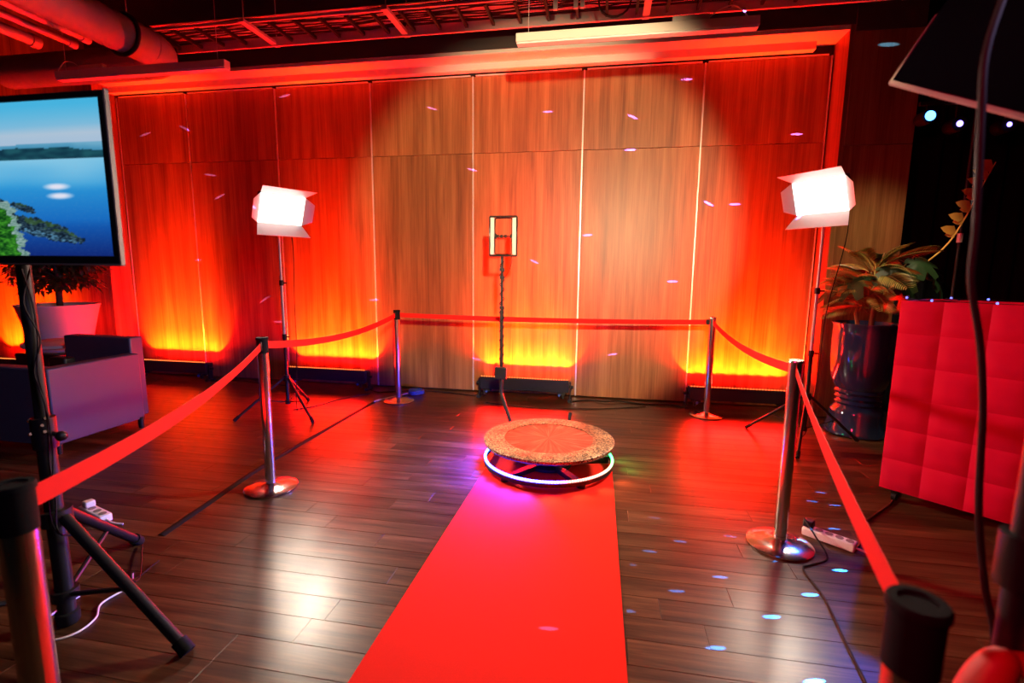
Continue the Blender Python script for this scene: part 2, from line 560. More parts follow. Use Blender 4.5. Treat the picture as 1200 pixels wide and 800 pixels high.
def plank_geo(mb, x0, x1, y0, y1):
    c_ = 0.0012
    z1, z0 = 0.0, -0.012
    vs = [(x0, y0, z0), (x1, y0, z0), (x1, y1, z0), (x0, y1, z0),
          (x0, y0, z1 - c_), (x1, y0, z1 - c_), (x1, y1, z1 - c_), (x0, y1, z1 - c_),
          (x0 + c_, y0 + c_, z1), (x1 - c_, y0 + c_, z1), (x1 - c_, y1 - c_, z1), (x0 + c_, y1 - c_, z1)]
    fs = [(0, 1, 5, 4), (1, 2, 6, 5), (2, 3, 7, 6), (3, 0, 4, 7), (4, 5, 9, 8), (5, 6, 10, 9), (6, 7, 11, 10), (7, 4, 8, 11), (8, 9, 10, 11)]
    mb.add(vs, fs)


pm = MB()
plank_geo(pm, 0, PL - GAP, 0, PW - GAP)
plank_me = pm.mesh('plank', M['plank'], 10)
rest = MB()
rng = random.Random(21)
n_pl = 0
rows = int((5.60 + 0.8) / PW) + 1
for j in range(rows):
    y0 = -0.80 + j * PW + 0.045
    off = rng.uniform(0, PL)
    x = -8.4 - off
    while x < 6.2:
        x0, x1 = max(x, -8.4), min(x + PL, 6.2)
        yc = y0 + PW / 2
        lo, hi = -(yc * 1.40 + 0.75), yc * 0.86 + 0.35
        vis = 1.05 < yc < 4.6 and x1 > lo and x0 < hi and x1 - x0 > PL - 1e-6
        if vis and n_pl < 296:
            share('plank', plank_me, floor, (x0, y0, 0))
            n_pl += 1
        elif x1 - x0 > 0.03:
            plank_geo(rest, x0, x1 - GAP, y0, y0 + PW - GAP)
        x += PL
tag(rest.build('far_planks', M['plank'], floor, angle=10), kind='stuff')

ceiling = tag(MB().box(-8.4, 6.2, -1.2, 6.2, 4.55, 4.70).build('ceiling', M['black_paint']), 'black painted ceiling', kind='structure')

wall_back = tag(MB().box(X_L - 0.02, X_R + 0.02, 5.645, 5.75, 0.0, 4.55).build('wall_back', M['black_paint']),
                'walnut panelled folding wall at the back', kind='structure')
seams = [-6.085, -5.09, -3.883, -2.676, -1.469, -0.262, 0.945, 2.108]
for i in range(7):
    a, b2 = seams[i] + 0.009, seams[i + 1] - 0.009
    MB().box(a, b2, YB, YB + 0.045, 0.015, 2.712).build('panel', M['panel'], wall_back, 0.0015, 1)
    MB().box(a, b2, YB, YB + 0.045, 2.716, 3.515).build('panel', M['panel'], wall_back, 0.0015, 1)
for i, x in enumerate(seams):
    w_ = 0.0075 if 2 <= i <= 6 else 0.005
    MB().box(x - w_, x + w_, YB - 0.006, YB + 0.045, 0.012, 3.518).build('seam_strip', M['alu'], wall_back, 0.001, 1)
for i in range(7):
    MB().box(seams[i] + 0.03, seams[i + 1] - 0.03, YB - 0.004, YB + 0.03, 3.520, 3.533).build('top_rail', M['alu'], wall_back)

t1 = tag(MB().box(X_L, 1.93, 5.515, 5.60, 3.552, 3.622).build('trim_1', M['white_paint'], None, 0.002, 1),
         'pale track cover along the top of the wooden panels', kind='structure')
t2 = tag(MB().box(X_L, X_R, YF + 0.004, 5.75, 3.622, 3.66).build('trim_2', M['white_paint']),
         'painted soffit over the panelled recess', kind='structure')
t3 = tag(MB().box(X_R, X_R + 0.04, YF + 0.002, 5.75, 0.0, 3.66).build('trim_3', M['panel']),
         'right jamb of the panelled recess', kind='structure')
t4 = tag(MB().box(X_L - 0.04, X_L, YF + 0.002, 5.75, 0.0, 3.66).build('trim_4', M['panel']),
         'left jamb of the panelled recess', kind='structure')
bulk = tag(MB().box(X_L - 0.04, X_R + 0.04, YF, YF + 0.16, 3.662, 4.55).build('trim_5', M['dark_grey']),
           'dark painted bulkhead above the panelled recess', kind='structure')

wl = tag(MB().box(-8.4, X_L - 0.04, YF + 0.03, 5.75, 0, 4.55).build('wall_left', M['black_paint']), 'wood clad wall left of the recess', kind='structure')
xs = [-8.4, -7.22, X_L - 0.042]
for a, b2 in zip(xs[:-1], xs[1:]):
    MB().box(a + 0.003, b2 - 0.003, YF, YF + 0.03, 0.01, 2.712).build('panel', M['panel'], wl, 0.0015, 1)
    MB().box(a + 0.003, b2 - 0.003, YF, YF + 0.03, 2.716, 4.54).build('panel', M['panel'], wl, 0.0015, 1)
wr = tag(MB().box(X_R + 0.04, 2.74, YF + 0.03, 5.75, 0, 4.55).build('wall_right', M['black_paint']), 'dark wood clad pier right of the recess', kind='structure')
MB().box(X_R + 0.042, 2.74, YF, YF + 0.03, 0.01, 2.612).build('panel', M['panel'], wr, 0.0015, 1)
MB().box(X_R + 0.042, 2.74, YF, YF + 0.03, 2.616, 3.60).build('panel', M['panel'], wr, 0.0015, 1)
MB().box(X_R + 0.042, 2.74, YF - 0.004, YF + 0.03, 3.604, 4.54).build('panel', M['dark_grey'], wr, 0.0015, 1)
tag(MB().box(2.74, 6.2, 6.0, 6.15, 0, 4.55).build('wall_end', M['black_paint']), 'black wall behind the stage drape', kind='structure')
tag(MB().box(6.1, 6.2, -1.2, 6.0, 0, 4.55).build('wall_side', M['black_paint']), 'black side wall at far right', kind='structure')
tag(MB().box(-8.5, -8.4, -1.2, 5.75, 0, 4.55).build('wall_far', M['black_paint']), 'dark side wall at far left', kind='structure')

# stage drape
dr = MB()
n = 120
pts = []
for i in range(n + 1):
    x = 2.80 + 3.2 * i / n
    pts.append((x, 5.66 + 0.05 * math.sin(i * 0.9) + 0.02 * math.sin(i * 0.37)))
vs = [(x, y, z) for z in (0.01, 4.5) for (x, y) in pts] + [(x, y + 0.006, z) for z in (0.01, 4.5) for (x, y) in pts]
k = n + 1
fs = []
for i in range(n):
    fs += [(i, i + 1, k + i + 1, k + i), (2 * k + i + 1, 2 * k + i, 3 * k + i, 3 * k + i + 1), (k + i, k + i + 1, 3 * k + i + 1, 3 * k + i)]
dr.add(vs, fs)
tag(dr.build('stage_drape', M['curtain'], angle=80), 'black stage drape hanging in folds right of the wood pier', 'curtain')


# ------------------------------------------------------------------ ceiling services
def hanger(mb, x, y, z0, z1=4.55, r=0.0025):
    mb.cyl((x, y, z0), (x, y, z1), r, n=6)


def pendant(loc, length, label, gear):
    t = thing('linear_pendant_light', label, 'light', loc, 0, 'linear pendant lights under the black ceiling')
    h = length / 2
    MB().box(-h, h, -0.035, 0.035, 0.012, 0.075).build('housing', M['white_paint'], t, 0.003, 1)
    MB().box(-h + 0.006, h - 0.006, -0.031, 0.031, 0.0, 0.011).build('diffuser', M['diffuser'], t)
    for s in (-1, 1):
        MB().cyl((s * (h - 0.09), 0, 0.078), (s * (h - 0.09), 0, 4.55 - loc[2]), 0.0022, n=6).build('hanger_wire', M['galv'], t)
    MB().box(gear[0], gear[1], -0.025, 0.02, 0.077, 0.115).build('driver_box', M['white_paint'], t, 0.004, 1)
    s = 1 if gear[1] > 0 else -1
    g1 = gear[1] if s > 0 else gear[0]
    MB().tube(bez([(g1, 0, 0.1), (g1 + s * 0.08, 0, 0.15), (g1 + s * 0.17, 0, 0.16), (g1 + s * 0.24, 0, 0.10), (g1 + s * 0.25, 0, 0.076)], 5), 0.004, 6).build('wire', M['white_plastic'], t)


pendant((0.15, 3.93, 3.095), 1.69, 'long white pendant light bar, unlit, hanging right of centre', (0.27, 0.52))
pendant((-4.07, 4.00, 3.095), 1.74, 'long pendant light bar in red light, hanging by the round duct', (-0.62, -0.36))

# cable tray full of cables
ct = thing('cable_tray', 'long red lit cable tray hung from the black ceiling', 'cable tray', (0, 4.55, 3.73))
for y, z0, z1 in ((0.0, -0.006, 0.02), (0.40, -0.05, 0.04)):
    MB().box(-4.55, 4.2, y - 0.012, y + 0.012, z0, z1).build('side_rail', M['galv'], ct, 0.003, 1)
rung = MB().box(-0.012, 0.012, 0.012, 0.388, -0.02, 0.012).mesh('rung', M['matte_black'])
x = -4.5
while x < 4.1:
    share('rung', rung, ct, (x, 0, 0))
    x += 0.262
cb = MB()
rg = random.Random(4)
for i in range(9):
    y = 0.04 + 0.32 * i / 8
    ph = rg.uniform(0, 6)
    cb.tube([(-4.5 + 8.6 * q / 60, y + 0.018 * math.sin(q * 0.5 + ph) + 0.01 * math.sin(q * 1.3 + ph), 0.033 + rg.uniform(0, 0.008)) for q in range(61)], 0.0065, 6)
tag(cb.build('cables', M['cable'], ct), 'cables lying along the tray', kind='stuff')
MB().box(-4.5, 4.1, 0.02, 0.38, 0.055, 0.06).build('tray_bed', M['galv'], ct)
for x in (-3.4, -1.98, 0.3, 2.4):
    h = MB()
    h.box(x - 0.03, x + 0.03, -0.09, 0.46, -0.035, -0.002)
    h.build('bracket', M['galv'], ct, 0.003, 1)
    for y in (-0.05, 0.44):
        MB().cyl((x, y, -0.002), (x, y, 0.82), 0.005, n=6).build('hanger_rod', M['galv'], ct)
for x in (-0.47, -0.30, -0.245):
    MB().box(x - 0.018, x + 0.018, -0.05, -0.02, -0.13, 0.03).build('clip', M['galv'], ct, 0.002, 1)
coil = [(0.02 + 0.13 * math.cos(a * 0.35), -0.04 + 0.01 * math.sin(a * 0.35 * 0.5), -0.10 + 0.12 * math.sin(a * 0.35)) for a in range(38)]
MB().tube(coil, 0.007, 6).build('cable_coil', M['cable'], ct)


def ribbed_duct(name, path, r, parent, mtl=None, step=0.10):
    """round spiral duct: path sampled finely, radius swells at each seam"""
    pts, rad = [], []
    P = [Vector(p) for p in path]
    for a, b_ in zip(P[:-1], P[1:]):
        d = (b_ - a)
        nseg = max(2, int(d.length / 0.03))
        for i in range(nseg):
            pts.append(a + d * (i / nseg))
    pts.append(P[-1])
    acc = 0
    for i, p in enumerate(pts):
        if i:
            acc += (p - pts[i - 1]).length
        rad.append(r + (-0.006 if (acc % step) < 0.03 else 0))
    return MB().tube(pts, rad, 24).build(name, mtl or M['duct'], parent, angle=60)


du = thing('ventilation_duct', 'big round spiral duct running along the ceiling at left', 'duct', (-4.165, 4.50, 3.42))
ribbed_duct('duct_run', [(0, -4.6, 0), (0, -0.32, 0)], 0.155, du)
el = [(-0.32 + 0.32 * math.cos(a * PI / 16), -0.32 + 0.32 * math.sin(a * PI / 16), 0) for a in range(9)]
ribbed_duct('elbow', el, 0.155, du, step=0.125)
ribbed_duct('duct_branch', [(-0.34, 0, 0), (-2.05, 0, 0)], 0.155, du)
MB().tube([(0.165 * math.cos(a), -0.55, 0.165 * math.sin(a)) for a in [2 * PI * q / 28 for q in range(28)]], 0.018, 8, True).build('strap', M['matte_black'], du)
MB().cyl((0.06, -0.55, 0.16), (0.06, -0.55, 1.13), 0.005, n=6).build('hanger_rod', M['galv'], du)
for i, (x, z, r, y1, lab) in enumerate([(-4.58, 3.50, 0.028, 4.28, 'thin red lit pipe, the one nearest the round duct'),
                                        (-4.75, 3.50, 0.036, 4.10, 'thicker red lit pipe, second from the round duct'),
                                        (-4.99, 3.50, 0.030, 4.18, 'thin red lit pipe, third from the round duct'),
                                        (-5.29, 3.50, 0.048, 4.08, 'thick red lit pipe, farthest from the round duct')]):
    p = thing('ceiling_pipe', lab, 'pipe', (x, 0, z), 0, 'pipes along the ceiling at left')
    MB().cyl((0, 0.3, 0), (0, y1, 0), r, n=14).build('pipe_run', M['galv'], p)
    MB().cyl((0, y1 - 0.02, 0), (0, y1 + 0.05, 0), r * 1.25, n=14).build('end_cap', M['galv'], p)
    MB().cyl((0, 2.6, 0), (0, 2.64, 0), r * 1.2, n=14).build('clamp', M['matte_black'], p)
    MB().cyl((0, 2.62, r), (0, 2.62, 4.55 - z), 0.005, n=6).build('hanger_rod', M['galv'], p)

# ------------------------------------------------------------------ LED uplight bars
bar_labels = ['black LED uplight bar on the floor by the box sofa, leftmost of the row',
              'black LED uplight bar behind the left tripod lamp',
              'black LED uplight bar behind the round platform, with a bluish face',
              'black LED uplight bar behind the right tripod lamp',
              'black LED uplight bar hidden behind the box sofa']
for bx, lab in zip(BARS + [HIDDEN_BAR], bar_labels):
    by = 5.40 if bx != HIDDEN_BAR else 5.06
    t = thing('led_uplight_bar', lab, 'stage light', (bx, by, 0), 0, 'LED uplight bars along the panelled wall')
    if bx == BARS[2]:
        t.rotation_euler[2] = R(0)
    h = MB()
    h.add([(-0.5, -0.055, 0.10), (0.5, -0.055, 0.10), (0.5, 0.055, 0.10), (-0.5, 0.055, 0.10),
           (-0.5, -0.070, 0.245), (0.5, -0.070, 0.245), (0.5, 0.070, 0.225), (-0.5, 0.070, 0.225)],
          [(3, 2, 1, 0), (4, 5, 6, 7), (0, 1, 5, 4), (1, 2, 6, 5), (2, 3, 7, 6), (3, 0, 4, 7)])
    h.build('housing', M['bar_body'], t, 0.006, 2)
    d = MB()
    for k in range(34):
        x = -0.48 + 0.96 * k / 33
        d.lathe([(0.0, 0.010), (0.0045, 0.008), (0.0055, 0.0)], 8, (x, -0.05, 0.243))
    tag(d.build('led_row', M['led_amber'], t), 'row of glowing amber diodes', kind='stuff')
    for s in (-1, 1):
        f = MB()
        f.box(s * 0.515 - 0.006, s * 0.515 + 0.006, -0.03, 0.03, 0.03, 0.22)
        f.cyl((s * 0.50, 0, 0.16), (s * 0.55, 0, 0.16), 0.018, n=10)
        f.build('yoke', M['matte_black'], t)
        f = MB()
        f.box(s * 0.46 - 0.08 * (s > 0) , s * 0.46 + 0.08 * (s < 0), -0.06, 0.06, 0.075, 0.099)
        f.box(s * 0.515 - 0.02, s * 0.515 + 0.02, -0.075, 0.06, 0.0, 0.03)
        f.box(s * 0.44 - 0.012, s * 0.44 + 0.012, -0.075, -0.05, 0.04, 0.09)
        f.build('foot', M['matte_black'], t)
    MB().cyl((0.40, -0.078, 0.075), (0.40, -0.052, 0.075), 0.014, n=10).build('socket', M['blue_cable'], t)
    MB().cyl((-0.42, -0.078, 0.075), (-0.42, -0.052, 0.075), 0.014, n=10).build('socket', M['blue_cable'], t)

# ------------------------------------------------------------------ red carpet
cp = MB()
ed = [(-0.835, 0.75), (-0.825, 1.42), (-0.808, 2.4), (-0.793, 3.27), (-0.788, 3.62)]
er = [(0.143, 0.75), (0.137, 1.6), (0.128, 2.5), (0.119, 3.4), (0.116, 3.62)]
vs, fs = [], []
for (a, b2) in zip(ed, er):
    for i in range(2):
        x, y = (a, b2)[i]
        vs += [(x, y, 0.0005), (x, y, 0.005)]
for i in range(4):
    o = 4 * i
    fs += [(o + 1, o + 3, o + 7, o + 5), (o, o + 1, o + 5, o + 4), (o + 2, o + 6, o + 7, o + 3)]
fs += [(0, 2, 3, 1), (16, 17, 19, 18)]
cp.add(vs, fs)
tag(cp.build('red_carpet', M['carpet']), 'long bright red carpet runner leading to the round platform', 'carpet')

# ------------------------------------------------------------------ round video platform
bt = thing('video_booth_platform', 'round glittery platform with glowing light ring and camera arm on the red carpet', 'photo booth', (-0.351, 3.525, 0.0055))
RO, RI = 0.478, 0.325
MB().lathe([(RI, 0.206), (RI, 0.2035), (0.0, 0.2035)], 96).build('inner_disc', M['disc'], bt)
MB().lathe([(0, 0.1760), (RO - 0.02, 0.1760), (RO - 0.004, 0.180), (RO, 0.188)], 96).build('underside', M['black'], bt)
MB().lathe([(RI, 0.2034), (RI, 0.2075), (RI + 0.004, 0.2085), (RO - 0.008, 0.2085), (RO, 0.204), (RO, 0.188)], 96).build('glitter_rim', M['glitter'], bt)
MB().lathe([(0.0, 0.0), (0.17, 0.0), (0.17, 0.02), (0.10, 0.04), (0.085, 0.12), (0.14, 0.175), (0, 0.175)], 40).build('hub', M['black'], bt)
leg = MB().box(0.12, 0.43, -0.025, 0.025, 0.0, 0.035).cyl((0.44, 0, 0.0), (0.44, 0, 0.05), 0.028, n=14).mesh('leg', M['black'])
for k in range(5):
    share('leg', leg, bt, (0, 0, 0), (0, 0, R(72 * k + 18)))
ringp = [(0.468 * math.cos(2 * PI * q / 120), 0.468 * math.sin(2 * PI * q / 120), 0.066) for q in range(120)]
MB().tube(ringp, 0.0085, 8, True).build('light_ring', M['led_ring'], bt)
MB().lathe([(0.459, 0.030), (0.477, 0.030), (0.477, 0.057), (0.459, 0.057), (0.459, 0.030)], 96).build('ring_holder', M['black'], bt)
BLUE, WARM, GREEN = (0.03, 0.035, 1.0), (1.0, 0.22, 0.08), (0.02, 1.0, 0.22)
for a, pw, cl in [(138 + 13.5 * q, 95, BLUE) for q in range(10)] + [(278, 14, WARM), (298, 14, WARM), (318, 14, WARM), (338, 14, WARM), (2, 8, GREEN), (18, 6, GREEN)]:
    dx, dy = math.cos(R(a)), math.sin(R(a))
    p0 = Vector(bt.location) + Vector((0.482 * dx, 0.482 * dy, 0.10))
    spot('light_ring_glow', p0, p0 + Vector((0.42 * dx, 0.42 * dy, -0.20)), pw, cl, 98, 1.0, 0.02)
# camera arm
base = Vector(bt.location)
A0 = Vector((-0.735, 4.14, 0.075)) - base
A1 = Vector((-0.862, 4.27, 0.335)) - base
A2 = Vector((-0.862, 4.27, 1.56)) - base
ar = MB()
ar.tube([(-0.05, 0.05, 0.055), (A0.x + 0.02, A0.y - 0.03, 0.055)], 0.016, 10)
ar.tube([A0, A1], 0.017, 10)
ar.build('camera_arm', M['matte_black'], bt)
MB().sphere(A0, 0.028, 12).build('arm_joint', M['matte_black'], bt)
pl = MB()
pl.cyl(A1 - Vector((0, 0, 0.02)), A1 + Vector((0, 0, 0.75)), 0.016, n=12)
pl.cyl(A1 + Vector((0, 0, 0.74)), A2, 0.011, n=12)
pl.build('mast', M['matte_black'], bt)
for z in (0.72, 0.76, 1.02, 1.09):
    MB().cyl(A1 + Vector((0, 0, z)), A1 + Vector((0, 0, z + 0.025)), 0.022, n=12).build('clamp', M['black'], bt)
MB().cyl(A1 + Vector((0, 0, -0.012)), A1 + Vector((0, 0, 0.0)), 0.0185, n=12).build('collar', M['copper'], bt)
MB().box(A1.x - 0.05, A1.x + 0.055, A1.y - 0.055, A1.y - 0.012, 0.47, 0.575).build('battery_pack', M['black'], bt, 0.006)
hx = [(A1.x + 0.019 * math.cos(q * 0.55), A1.y + 0.019 * math.sin(q * 0.55), 0.60 + q * 0.0072) for q in range(126)]
MB().tube(hx, 0.0045, 6).build('wrapped_cable', M['cable'], bt)
MB().tube(bez([(A1.x + 0.02, A1.y, 1.36), (A1.x + 0.06, A1.y, 1.42), (A1.x + 0.085, A1.y, 1.50), (A1.x + 0.08, A1.y, 1.56)], 6), 0.003, 6).build('lead', M['cable'], bt)
fc = Vector((A1.x + 0.01, A1.y, 1.715))
fw, fh = 0.118, 0.165
fr = MB()
for s in (-1, 1):
    fr.box(fc.x - fw, fc.x + fw, fc.y - 0.02, fc.y + 0.02, fc.z + s * fh - 0.007, fc.z + s * fh + 0.007)
    fr.box(fc.x + s * fw - 0.004, fc.x + s * fw + 0.004, fc.y - 0.02, fc.y + 0.02, fc.z - fh, fc.z + fh)
fr.build('light_frame', M['black'], bt, 0.003, 1)
for s in (-1, 1):
    MB().box(fc.x + s * 0.096 - 0.0165, fc.x + s * 0.096 + 0.0165, fc.y - 0.019, fc.y + 0.012, fc.z - fh + 0.009, fc.z + fh - 0.009).build('light_bar', M['strip_white'], bt, 0.003, 1)
rr = []
for (cx_, cz_, a0) in ((0.055, 0.135, 0), (-0.055, 0.135, 90), (-0.055, -0.135, 180), (0.055, -0.135, 270)):
    for q in range(6):
        a = R(a0 + 18 * q)
        rr.append((fc.x + cx_ + 0.02 * math.cos(a), fc.y, fc.z + cz_ + 0.018 * math.sin(a)))
MB().tube(rr, 0.0045, 6, True).build('inner_frame', M['black'], bt)
ph = MB()
ph.box(fc.x - 0.074, fc.x - 0.062, fc.y - 0.03, fc.y + 0.01, fc.z - 0.022, fc.z + 0.022)
for q in range(3):
    ph.box(fc.x - 0.058 + q * 0.034, fc.x - 0.036 + q * 0.034, fc.y - 0.02, fc.y + 0.0, fc.z - 0.012, fc.z + 0.012)
ph.box(fc.x - 0.075, fc.x + 0.075, fc.y - 0.004, fc.y + 0.004, fc.z - 0.004, fc.z + 0.004)
ph.box(fc.x + 0.062, fc.x + 0.074, fc.y - 0.02, fc.y + 0.0, fc.z - 0.016, fc.z + 0.016)
ph.build('phone_clamp', M['black'], bt, 0.002, 1)
for q in range(3):
    MB().sphere((fc.x - 0.04 + q * 0.034, fc.y - 0.024, fc.z), 0.006, 8).build('screw', M['silver'], bt)
# counterweight arm at the back
MB().tube([(0.06, 0.05, 0.055), (0.10, 0.60, 0.055), (0.105, 0.66, 0.12), (0.115, 0.70, 0.20)], 0.015, 10).build('rear_arm', M['matte_black'], bt)

# ------------------------------------------------------------------ belt barrier posts
POSTS = {'A': (-1.153, 0.752), 'B': (-2.094, 2.761), 'C': (-2.149, 4.981), 'D': (1.077, 5.12), 'E': (0.976, 2.678), 'F': (0.434, 0.70)}
BELTS = {'A': 'B', 'B': 'C', 'C': 'D', 'D': 'E', 'E': 'F'}
POST_LABEL = {'A': 'steel barrier post cropped by the left edge, nearest the television stand',
              'B': 'steel barrier post with round base, between box sofa and red carpet',
              'C': 'slim steel barrier post near the back wall, left of the platform',
              'D': 'slim steel barrier post near the back wall, right of the platform',
              'E': 'steel barrier post beside the white power strip on the right',
              'F': 'dark barrier post with black round top at the bottom right corner'}
post_me = MB().cyl((0, 0, 0.03), (0, 0, 0.90), 0.0315, n=32).mesh('post', M['steel'])
base_me = MB().lathe([(0, 0.0), (0.160, 0.0), (0.163, 0.004), (0.163, 0.012), (0.158, 0.016), (0.10, 0.026), (0.045, 0.036), (0.036, 0.042), (0, 0.042)], 56).mesh('base', M['steel'])
head_me = MB().lathe([(0, 0.9), (0.0335, 0.9), (0.0335, 0.985), (0.037, 0.986), (0.037, 0.996), (0.034, 1.0), (0.024, 1.0), (0.022, 0.997), (0, 0.997)], 32).mesh('belt_head', M['cap_black'])
head_steel = head_me.copy(); head_steel.materials.clear(); head_steel.materials.append(M['steel'])
slot_me = MB().box(-0.011, 0.011, -0.040, -0.030, 0.915, 0.975).mesh('belt_slot', M['black'])
for k_, (px, py) in POSTS.items():
    t = thing('barrier_post', POST_LABEL[k_], 'barrier post', (px, py, 0), 0, 'belt barrier posts around the platform')
    share('base', base_me, t)
    share('post', post_me, t)
    share('belt_head', head_steel if k_ in 'DE' else head_me, t)
    if k_ in BELTS:
        qx, qy = POSTS[BELTS[k_]]
        d = Vector((qx - px, qy - py, 0))
        ln = d.length
        d.normalize()
        side = Vector((-d.y, d.x, 0))
        sag = {'A': 0.055, 'B': 0.075, 'C': 0.02, 'D': 0.06, 'E': 0.03}[k_]
        vs, fs = [], []
        n = 24
        for i in range(n + 1):
            u = 0.036 + (ln - 0.072) * i / n
            tt = i / n
            z = 0.948 - sag * 4 * tt * (1 - tt)
            tw = 0.12 * math.sin(PI * tt * 2) * (1 if k_ in 'AC' else -0.6)
            hz, hs_ = 0.024 * math.cos(tw), 0.024 * math.sin(tw)
            for (sy, sz) in ((0.0009, 1), (-0.0009, 1), (-0.0009, -1), (0.0009, -1)):
                p = d * u + side * (sy + sz * hs_) + Vector((0, 0, z + sz * hz))
                vs.append(p)
            if i:
                o = 4 * i
                for q in range(4):
                    q2 = (q + 1) % 4
                    fs.append((o - 4 + q, o - 4 + q2, o + q2, o + q))
        MB().add(vs, fs).build('belt', M['belt'], t)
        MB().obox(d * (ln - 0.045) + Vector((0, 0, 0.948)), (0.03, 0.012, 0.054), Matrix.Rotation(math.atan2(d.y, d.x), 3, 'Z')).build('belt_clip', M['black'], t, 0.003, 1)


# ------------------------------------------------------------------ tripods
def tripod(t, hub_z, foot_r, angles, pole_r, collar_z, foot_name='rubber_foot', mt='matte_black', brace_z=0.12):
    MB().cyl((0, 0, hub_z - 0.03), (0, 0, hub_z + 0.03), pole_r * 1.9, n=14).build('hub', M[mt], t)
    MB().cyl((0, 0, brace_z - 0.02), (0, 0, brace_z + 0.02), pole_r * 1.6, n=14).build('collar', M[mt], t)
    for a in angles:
        ca, sa = math.cos(R(a)), math.sin(R(a))
        r0 = pole_r * 1.8
        lg = MB().tube([(ca * r0, sa * r0, hub_z), (ca * foot_r, sa * foot_r, 0.02)], pole_r * 0.72, 10).build('leg', M[mt], t)
        MB().tube([(ca * (foot_r - 0.03), sa * (foot_r - 0.03), 0.045), (ca * (foot_r + 0.012), sa * (foot_r + 0.012), 0.008)], pole_r * 0.95, 10).build(foot_name, M['rubber'], lg)
        f = 0.55
        MB().tube([(ca * pole_r, sa * pole_r, brace_z), (ca * (r0 + (foot_r - r0) * f), sa * (r0 + (foot_r - r0) * f), hub_z * (1 - f) + 0.02 * f)], pole_r * 0.35, 8).build('brace', M[mt], t)


def barn_lamp(loc, yaw, tilt, angles, label, hub_z, H_):
    t = thing('studio_light_on_tripod', label, 'studio light', (loc[0], loc[1], 0), 0, 'lit barn door studio lights on tripods')
    MB().cyl((0, 0, 0.10), (0, 0, 0.78), 0.0165, n=14).build('lower_column', M['matte_black'], t)
    MB().cyl((0, 0, 0.76), (0, 0, 1.30), 0.0135, n=14).build('middle_column', M['galv'], t)
    MB().cyl((0, 0, 1.28), (0, 0, H_ - 0.16), 0.011, n=14).build('upper_column', M['galv'], t)
    for z in (0.77, 1.29):
        k = MB().cyl((0, 0, z - 0.025), (0, 0, z + 0.025), 0.022, n=14)
        k.cyl((0.02, 0, z), (0.055, 0, z), 0.007, n=8)
        k.build('clamp', M['black'], t)
    tripod(t, hub_z, 0.47, angles, 0.0165, 0.1)
    rot = Matrix.Rotation(yaw, 3, 'Z') @ Matrix.Rotation(tilt, 3, 'X')     # head looks along local -Y

    def hd(mb, name, m_, bevel=0, par=t):
        mb.v = [tuple(rot @ (Vector(p) + Vector((0, -0.075, 0.03))) + Vector((0, 0, H_))) for p in mb.v]
        return mb.build(name, m_, par, bevel, 1)
    w, h = 0.215, 0.135
    MB().cyl((0, 0, H_ - 0.18), (0, 0, H_ - 0.12), 0.016, n=12).build('bracket', M['black'], t)
    hd(MB().box(-0.012, 0.012, 0.055, 0.085, -0.16, 0.02), 'yoke', M['black'])
    hd(MB().box(-w, w, 0.0, 0.06, -h, h), 'housing', M['matte_black'], 0.006)
    hd(MB().box(-w + 0.002, w - 0.002, -0.004, -0.0005, -h + 0.002, h - 0.002), 'led_panel', M['led_white'])
    c_ = rot @ Vector((0, -0.087, 0.03)) + Vector((loc[0], loc[1], H_))
    area('led_panel_light', c_, c_ + rot @ Vector((0, -1, 0)), 58, (1.0, 0.84, 0.66), 2 * w - 0.03, 2 * h - 0.03, 84)
    fl, a = 0.135, R(38)
    dy, dz = -fl * math.cos(a), fl * math.sin(a)
    th = 0.003
    for s in (-1, 1):
        # upper and lower doors
        vs = [(-w, 0, s * h), (w, 0, s * h), (w + 0.045, dy, s * (h + dz)), (-w - 0.045, dy, s * (h + dz))]
        vs2 = [(p[0], p[1], p[2] + s * th) for p in vs]
        hd(MB().add(vs + vs2, [(0, 1, 2, 3), (7, 6, 5, 4), (0, 4, 5, 1), (1, 5, 6, 2), (2, 6, 7, 3), (3, 7, 4, 0)]), 'barn_door', M['lamp_flap'])
        # side doors, folded further out
        a2 = R(58)
        dy2, dx2 = -0.09 * math.cos(a2), 0.09 * math.sin(a2)
        vs = [(s * w, 0, -h), (s * w, 0, h), (s * (w + dx2), dy2, h * 0.62), (s * (w + dx2), dy2, -h * 0.62)]
        vs2 = [(p[0] + s * th, p[1], p[2]) for p in vs]
        hd(MB().add(vs + vs2, [(0, 1, 2, 3), (7, 6, 5, 4), (0, 4, 5, 1), (1, 5, 6, 2), (2, 6, 7, 3), (3, 7, 4, 0)]), 'barn_door', M['lamp_flap'])
    p0 = rot @ Vector((0.1, 0.06, -0.05)) + Vector((0, 0, H_))
    MB().tube(bez([p0, p0 + Vector((0.06, 0.03, -0.25)), (0.10, 0.04, 1.1), (0.09, 0.05, 0.6), (0.05, 0.06, 0.12), (0.03, 0.10, 0.006)], 6), 0.004, 6).build('power_lead', M['cable'], t)
    return t


barn_lamp((-3.03, 4.32), R(64), R(20), (228, -30, 100), 'tripod lamp with glowing barn door panel, left of the platform', 0.36, 1.965)
barn_lamp((1.74, 4.48), R(-55), R(20), (142, 12, 246), 'tripod lamp with glowing barn door panel, right of the platform', 0.40, 2.035)

